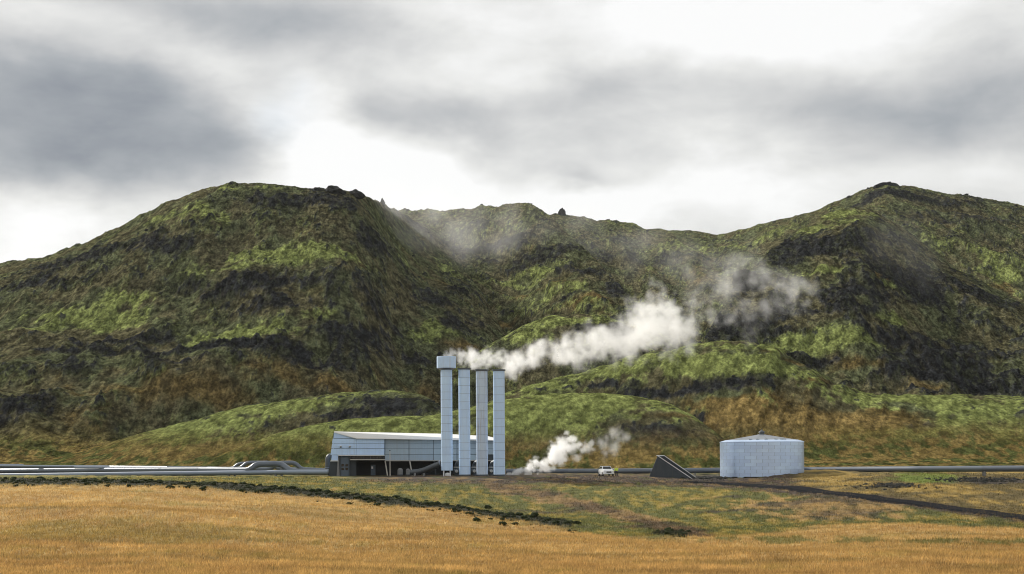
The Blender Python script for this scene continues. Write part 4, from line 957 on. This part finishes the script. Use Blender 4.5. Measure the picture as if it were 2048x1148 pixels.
# ------------------------------------------------------------------ grass blades
def blades(name, xs, ys, hgt, wid, cols, m, label, seed):
    r_ = np.random.RandomState(seed); n_ = len(xs); z0_ = samp(Z, xs, ys) - .03
    a = r_.rand(n_) * 6.283; la = r_.normal(0, .32, n_) * hgt + .10 * hgt; lb = r_.normal(0, .32, n_) * hgt
    dx, dy = np.cos(a) * wid, np.sin(a) * wid
    V = np.stack([np.stack([xs - dx, ys - dy, z0_], -1), np.stack([xs + dx, ys + dy, z0_], -1), np.stack([xs + la, ys + lb, z0_ + hgt], -1)], 1).astype(np.float32)
    me = bpy.data.meshes.new(name); me.vertices.add(n_ * 3); me.vertices.foreach_set('co', V.ravel())
    me.loops.add(n_ * 3); me.loops.foreach_set('vertex_index', np.arange(n_ * 3, dtype=np.int32)); me.polygons.add(n_)
    me.polygons.foreach_set('loop_start', np.arange(0, n_ * 3, 3, dtype=np.int32)); me.polygons.foreach_set('loop_total', np.full(n_, 3, np.int32)); me.update()
    at_ = me.color_attributes.new('col', 'FLOAT_COLOR', 'POINT'); cc = np.repeat(np.concatenate([cols, np.ones((n_, 1))], 1), 3, 0)
    at_.data.foreach_set('color', cc.astype(np.float32).ravel()); me.materials.append(m)
    o = bpy.data.objects.new(name, me); COL.objects.link(o); tag(o, label, None, None, 'stuff'); return o
def scatter(n_, y0, y1, seed):
    r_ = np.random.RandomState(seed); Yq = 1 / r_.uniform(1 / y1, 1 / y0, n_); return r_.uniform(-.42, .42, n_) * Yq, Yq, r_
xs, ys, r_ = scatter(520000, 74, 215, 40)
f_ = samp(field, xs, ys); lm = samp(linem, xs, ys)
keep = (r_.rand(len(xs)) < f_) & (lm < .5); xs, ys = xs[keep], ys[keep]
cc = np.stack([samp(col[..., k], xs, ys) for k in range(3)], -1) * r_.uniform(.7, 1.45, (len(xs), 1)) * np.array([1.05, 1.0, .95])
blades('dry_grass', xs, ys, r_.uniform(.12, .34, len(xs)), r_.uniform(.018, .04, len(xs)), np.clip(cc, 0, .75), M['grass'], 'golden dry grass covering the foreground field', 41)
xs, ys, r_ = scatter(310000, 120, 262, 50)
f_ = samp(field, xs, ys); yds = samp(yard, xs, ys); keep = (r_.rand(len(xs)) < np.maximum(1 - f_, samp(linem, xs, ys))) & (yds < .3) & (ys < 252); xs, ys = xs[keep], ys[keep]
cc = np.stack([samp(col[..., k], xs, ys) for k in range(3)], -1) * r_.uniform(.65, 1.6, (len(xs), 1))
blades('heath_grass', xs, ys, r_.uniform(.10, .30, len(xs)), r_.uniform(.03, .07, len(xs)), np.clip(cc, 0, .75), M['grass'], 'low olive and brown heath grass between the field and the plant', 51)

# ------------------------------------------------------------------ steam
def steam(name, label, pts, vox, dens, nscale, warp, seed, edge=.35, cut=.5, cat='steam', fine=1.5, hole=0):
    """pts: (photo x, photo y, distance, radius px, density); a fog volume grown round these puffs"""
    r_ = np.random.RandomState(seed); C_ = []
    for (px, py, Y, rp, d) in pts:
        for k in range(max(3, int(rp / 4))):
            rr_ = rp * r_.uniform(.35, .75); a = r_.rand() * 6.28; q = rp * .6 * r_.rand() ** .5
            p = at(px + math.cos(a) * q, py + math.sin(a) * q, Y + r_.uniform(-.5, .5) * rp / F * Y * 1.2); C_.append((p.x, p.y, p.z, rr_ / F * Y, d))
    C_ = np.array(C_); me = bpy.data.meshes.new(name + '_puffs'); me.vertices.add(len(C_)); me.vertices.foreach_set('co', C_[:, :3].ravel()); me.update()
    for an, ci in (('rad', 3), ('den', 4)):
        a = me.attributes.new(an, 'FLOAT', 'POINT'); a.data.foreach_set('value', C_[:, ci])
    o = bpy.data.objects.new(name, me); COL.objects.link(o); tag(o, label, cat, None, 'stuff')
    mn = (C_[:, :3] - C_[:, 3:4] * 1.5).min(0); mxx = (C_[:, :3] + C_[:, 3:4] * 1.5).max(0)
    t = bpy.data.node_groups.new(name + '_nodes', 'GeometryNodeTree')
    t.interface.new_socket('Geometry', in_out='INPUT', socket_type='NodeSocketGeometry'); t.interface.new_socket('Geometry', in_out='OUTPUT', socket_type='NodeSocketGeometry')
    gi, go = N(t, 'NodeGroupInput'), N(t, 'NodeGroupOutput'); q = G(t); L = t.links.new
    pos = N(t, 'GeometryNodeInputPosition').outputs[0]
    _, nc = q.noise(pos, nscale, 5, .62)
    def vm(op, a, b):
        n = N(t, 'ShaderNodeVectorMath', operation=op)
        for i, v in enumerate((a, b)):
            if isinstance(v, tuple): n.inputs[i].default_value = v
            elif isinstance(v, (int, float)): n.inputs[i].default_value = (v,) * 3
            else: L(v, n.inputs[i])
        return n.outputs[0]
    _, nc2 = q.noise(pos, nscale * 3.7, 3, .6)
    off = vm('ADD', vm('MULTIPLY', vm('SUBTRACT', nc, .5), warp * 2.0), vm('MULTIPLY', vm('SUBTRACT', nc2, .5), warp * .6))
    pw = vm('ADD', pos, off)
    sn = N(t, 'GeometryNodeSampleNearest', domain='POINT'); L(gi.outputs[0], sn.inputs[0]); L(pw, sn.inputs['Sample Position'])
    def samp_(an, typ='FLOAT'):
        si = N(t, 'GeometryNodeSampleIndex', data_type=typ, domain='POINT'); L(gi.outputs[0], si.inputs[0])
        if an == 'position': src = N(t, 'GeometryNodeInputPosition').outputs[0]
        else:
            na = N(t, 'GeometryNodeInputNamedAttribute', data_type='FLOAT'); na.inputs['Name'].default_value = an; src = na.outputs[0]
        L(src, si.inputs[1]); L(sn.outputs[0], si.inputs['Index']); return si.outputs[0]
    cp, rd, dn = samp_('position', 'FLOAT_VECTOR'), samp_('rad'), samp_('den')
    dv = N(t, 'ShaderNodeVectorMath', operation='DISTANCE'); L(pw, dv.inputs[0]); L(cp, dv.inputs[1])
    x = q.m('SUBTRACT', 1.0, q.m('DIVIDE', dv.outputs['Value'], rd))
    fine_, _ = q.noise(pos, nscale * 2.2, 5, .65)
    x = q.m('ADD', x, q.m('MULTIPLY', q.m('SUBTRACT', fine_, cut), fine))
    if hole:
        hn, _ = q.noise(pos, nscale * .55, 3, .5); x = q.m('SUBTRACT', x, q.m('MAXIMUM', 0.0, q.m('MULTIPLY', q.m('MULTIPLY', q.m('SUBTRACT', hn, .50), hole), q.m('SUBTRACT', .75, dn, clamp=True))))
    x = q.m('DIVIDE', x, edge, clamp=True)
    x = q.m('MULTIPLY', q.m('MULTIPLY', x, x), dn)
    vc = N(t, 'GeometryNodeVolumeCube'); L(x, vc.inputs['Density']); vc.inputs['Background'].default_value = 0
    vc.inputs['Min'].default_value = tuple(mn); vc.inputs['Max'].default_value = tuple(mxx)
    for k, nmx in enumerate('XYZ'): vc.inputs['Resolution ' + nmx].default_value = max(8, int((mxx[k] - mn[k]) / vox))
    m = bpy.data.materials.new(name + '_vapour'); m.use_nodes = True; mt = m.node_tree; mt.nodes.clear()
    pv = N(mt, 'ShaderNodeVolumePrincipled'); pv.inputs['Color'].default_value = (.985, .985, .985, 1); pv.inputs['Density'].default_value = dens; pv.inputs['Anisotropy'].default_value = .45
    ou = N(mt, 'ShaderNodeOutputMaterial'); mt.links.new(pv.outputs[0], ou.inputs['Volume'])
    sm_ = N(t, 'GeometryNodeSetMaterial'); sm_.inputs['Material'].default_value = m; L(vc.outputs[0], sm_.inputs[0]); L(sm_.outputs[0], go.inputs[0])
    me.materials.append(m)
    md = o.modifiers.new('vapour', 'NODES'); md.node_group = t
    return o
def interp_path(P, n_):
    P = np.array(P, float); u = np.linspace(0, len(P) - 1, n_); return [tuple(np.interp(u_, range(len(P)), P[:, k]) for k in range(5)) for u_ in u]
main = interp_path([(893, 711, 256, 9, 1.2), (912, 710, 256, 12, 1.3), (940, 716, 257, 18, 1.3), (965, 720, 258, 21, 1.3), (1000, 720, 260, 25, 1.3), (1050, 714, 264, 29, .9), (1100, 702, 269, 32, .7), (1150, 694, 275, 38, .55), (1200, 688, 282, 40, .45),
                    (1240, 684, 290, 42, .42), (1280, 664, 298, 52, .40), (1310, 632, 306, 54, .40), (1335, 650, 312, 58, .38)], 44)
main += [(1310, 590, 305, 34, .32), (1275, 640, 300, 30, .35), (1370, 675, 315, 34, .25), (1230, 722, 288, 24, .2), (1180, 655, 280, 20, .22), (1080, 680, 268, 14, .3), (1190, 740, 285, 16, .12), (1340, 700, 312, 30, .18), (1385, 640, 322, 30, .22), (1400, 600, 326, 36, .24), (1425, 630, 330, 28, .2), (1440, 575, 332, 34, .14), (1360, 600, 318, 34, .22), (1305, 575, 306, 22, .3), (1260, 600, 300, 18, .15), (929, 731, 256.6, 11, 1.1), (964, 733, 256.6, 11, 1.1), (998, 733, 256.8, 12, 1.1)]
steam('steam_plume', 'dense white steam plume blowing right from the chimney tops', main, .34, .52, .17, 2.6, 3, edge=.7, cut=.50, fine=3.6, hole=7)
wisp = [(1400, 600, 330, 44, .4), (1380, 570, 330, 36, .4), (1430, 580, 336, 44, .45), (1460, 560, 342, 44, .5), (1495, 545, 350, 36, .7), (1515, 528, 352, 26, .7), (1535, 565, 356, 44, .6), (1570, 575, 360, 44, .7), (1605, 585, 365, 38, .8), (1575, 610, 362, 38, .6), (1480, 630, 352, 44, .4), (1525, 600, 358, 44, .5), (1500, 670, 358, 34, .25), (1625, 565, 368, 24, .35), (1445, 625, 345, 36, .35), (1620, 610, 366, 20, .3)]
steam('steam_wisps', 'thin torn steam drifting before the right hill, beyond the dense plume', wisp, .65, .17, .10, 5.0, 5, edge=.9, cut=.51, fine=3.6, hole=5)
mist = [(760, 440, 700, 70, .5), (840, 445, 720, 80, .8), (920, 440, 730, 80, 1), (1000, 440, 740, 75, 1), (1080, 450, 740, 60, .7), (900, 490, 700, 60, .5), (1180, 480, 800, 70, .5), (1280, 500, 850, 70, .5), (1380, 520, 880, 70, .5), (1480, 500, 880, 60, .4), (1780, 490, 560, 70, .35), (1830, 530, 560, 60, .3)]
steam('hill_mist', 'faint veil of mist drifting over the middle ridge and the right hill', mist, 4.0, .014, .016, 14, 11, edge=1.0, cut=.44, cat='mist', fine=1.4)
low = interp_path([(1018, 948, 260, 8, 1.2), (1038, 944, 261, 12, 1.2), (1062, 938, 262.5, 15, 1.1), (1085, 930, 263, 18, 1.0), (1108, 914, 263.5, 21, .8), (1125, 898, 264, 27, .6), (1140, 884, 264.5, 20, .45), (1156, 888, 265, 14, .3)], 24)
low += [(1035, 946, 262, 9, .9), (1055, 945, 262, 10, .8), (1078, 944, 262, 10, .6), (1100, 940, 262, 12, .35), (1170, 895, 266, 18, .25), (1185, 890, 267, 16, .2), (1150, 910, 265, 16, .2), (1136, 868, 264, 10, .4), (1074, 914, 263, 8, .25), (1120, 930, 264, 12, .2)]
steam('ground_steam', 'white steam jet rising from the ground right of the last chimney', low, .2, 2.0, .38, .8, 7, edge=.55, cut=.52, fine=2.6)
low2 = [(1212, 895, 270, 26, .5), (1225, 880, 270, 24, .45), (1243, 872, 271, 20, .45), (1232, 862, 271, 16, .4), (1205, 868, 270, 22, .25), (1200, 915, 270, 14, .2), (1190, 905, 269, 14, .2)]
steam('steam_cloud', 'separate faint steam cloud hanging above the parked car', low2, .28, .5, .3, 1.3, 9, edge=.8, cut=.52, fine=2.8)

# ------------------------------------------------------------------ haze
hv = boxv((0, 1300, 150), (26000, 6400, 340)); hz = mk('haze', hv, HEXF, None)
hm = bpy.data.materials.new('haze_air'); hm.use_nodes = True; t = hm.node_tree; t.nodes.clear()
pv = N(t, 'ShaderNodeVolumePrincipled'); pv.inputs['Color'].default_value = (.93, .96, 1, 1); pv.inputs['Density'].default_value = .000020; pv.inputs['Anisotropy'].default_value = .3
ou = N(t, 'ShaderNodeOutputMaterial'); t.links.new(pv.outputs[0], ou.inputs['Volume']); hz.data.materials.append(hm); hz['kind'] = 'stuff'
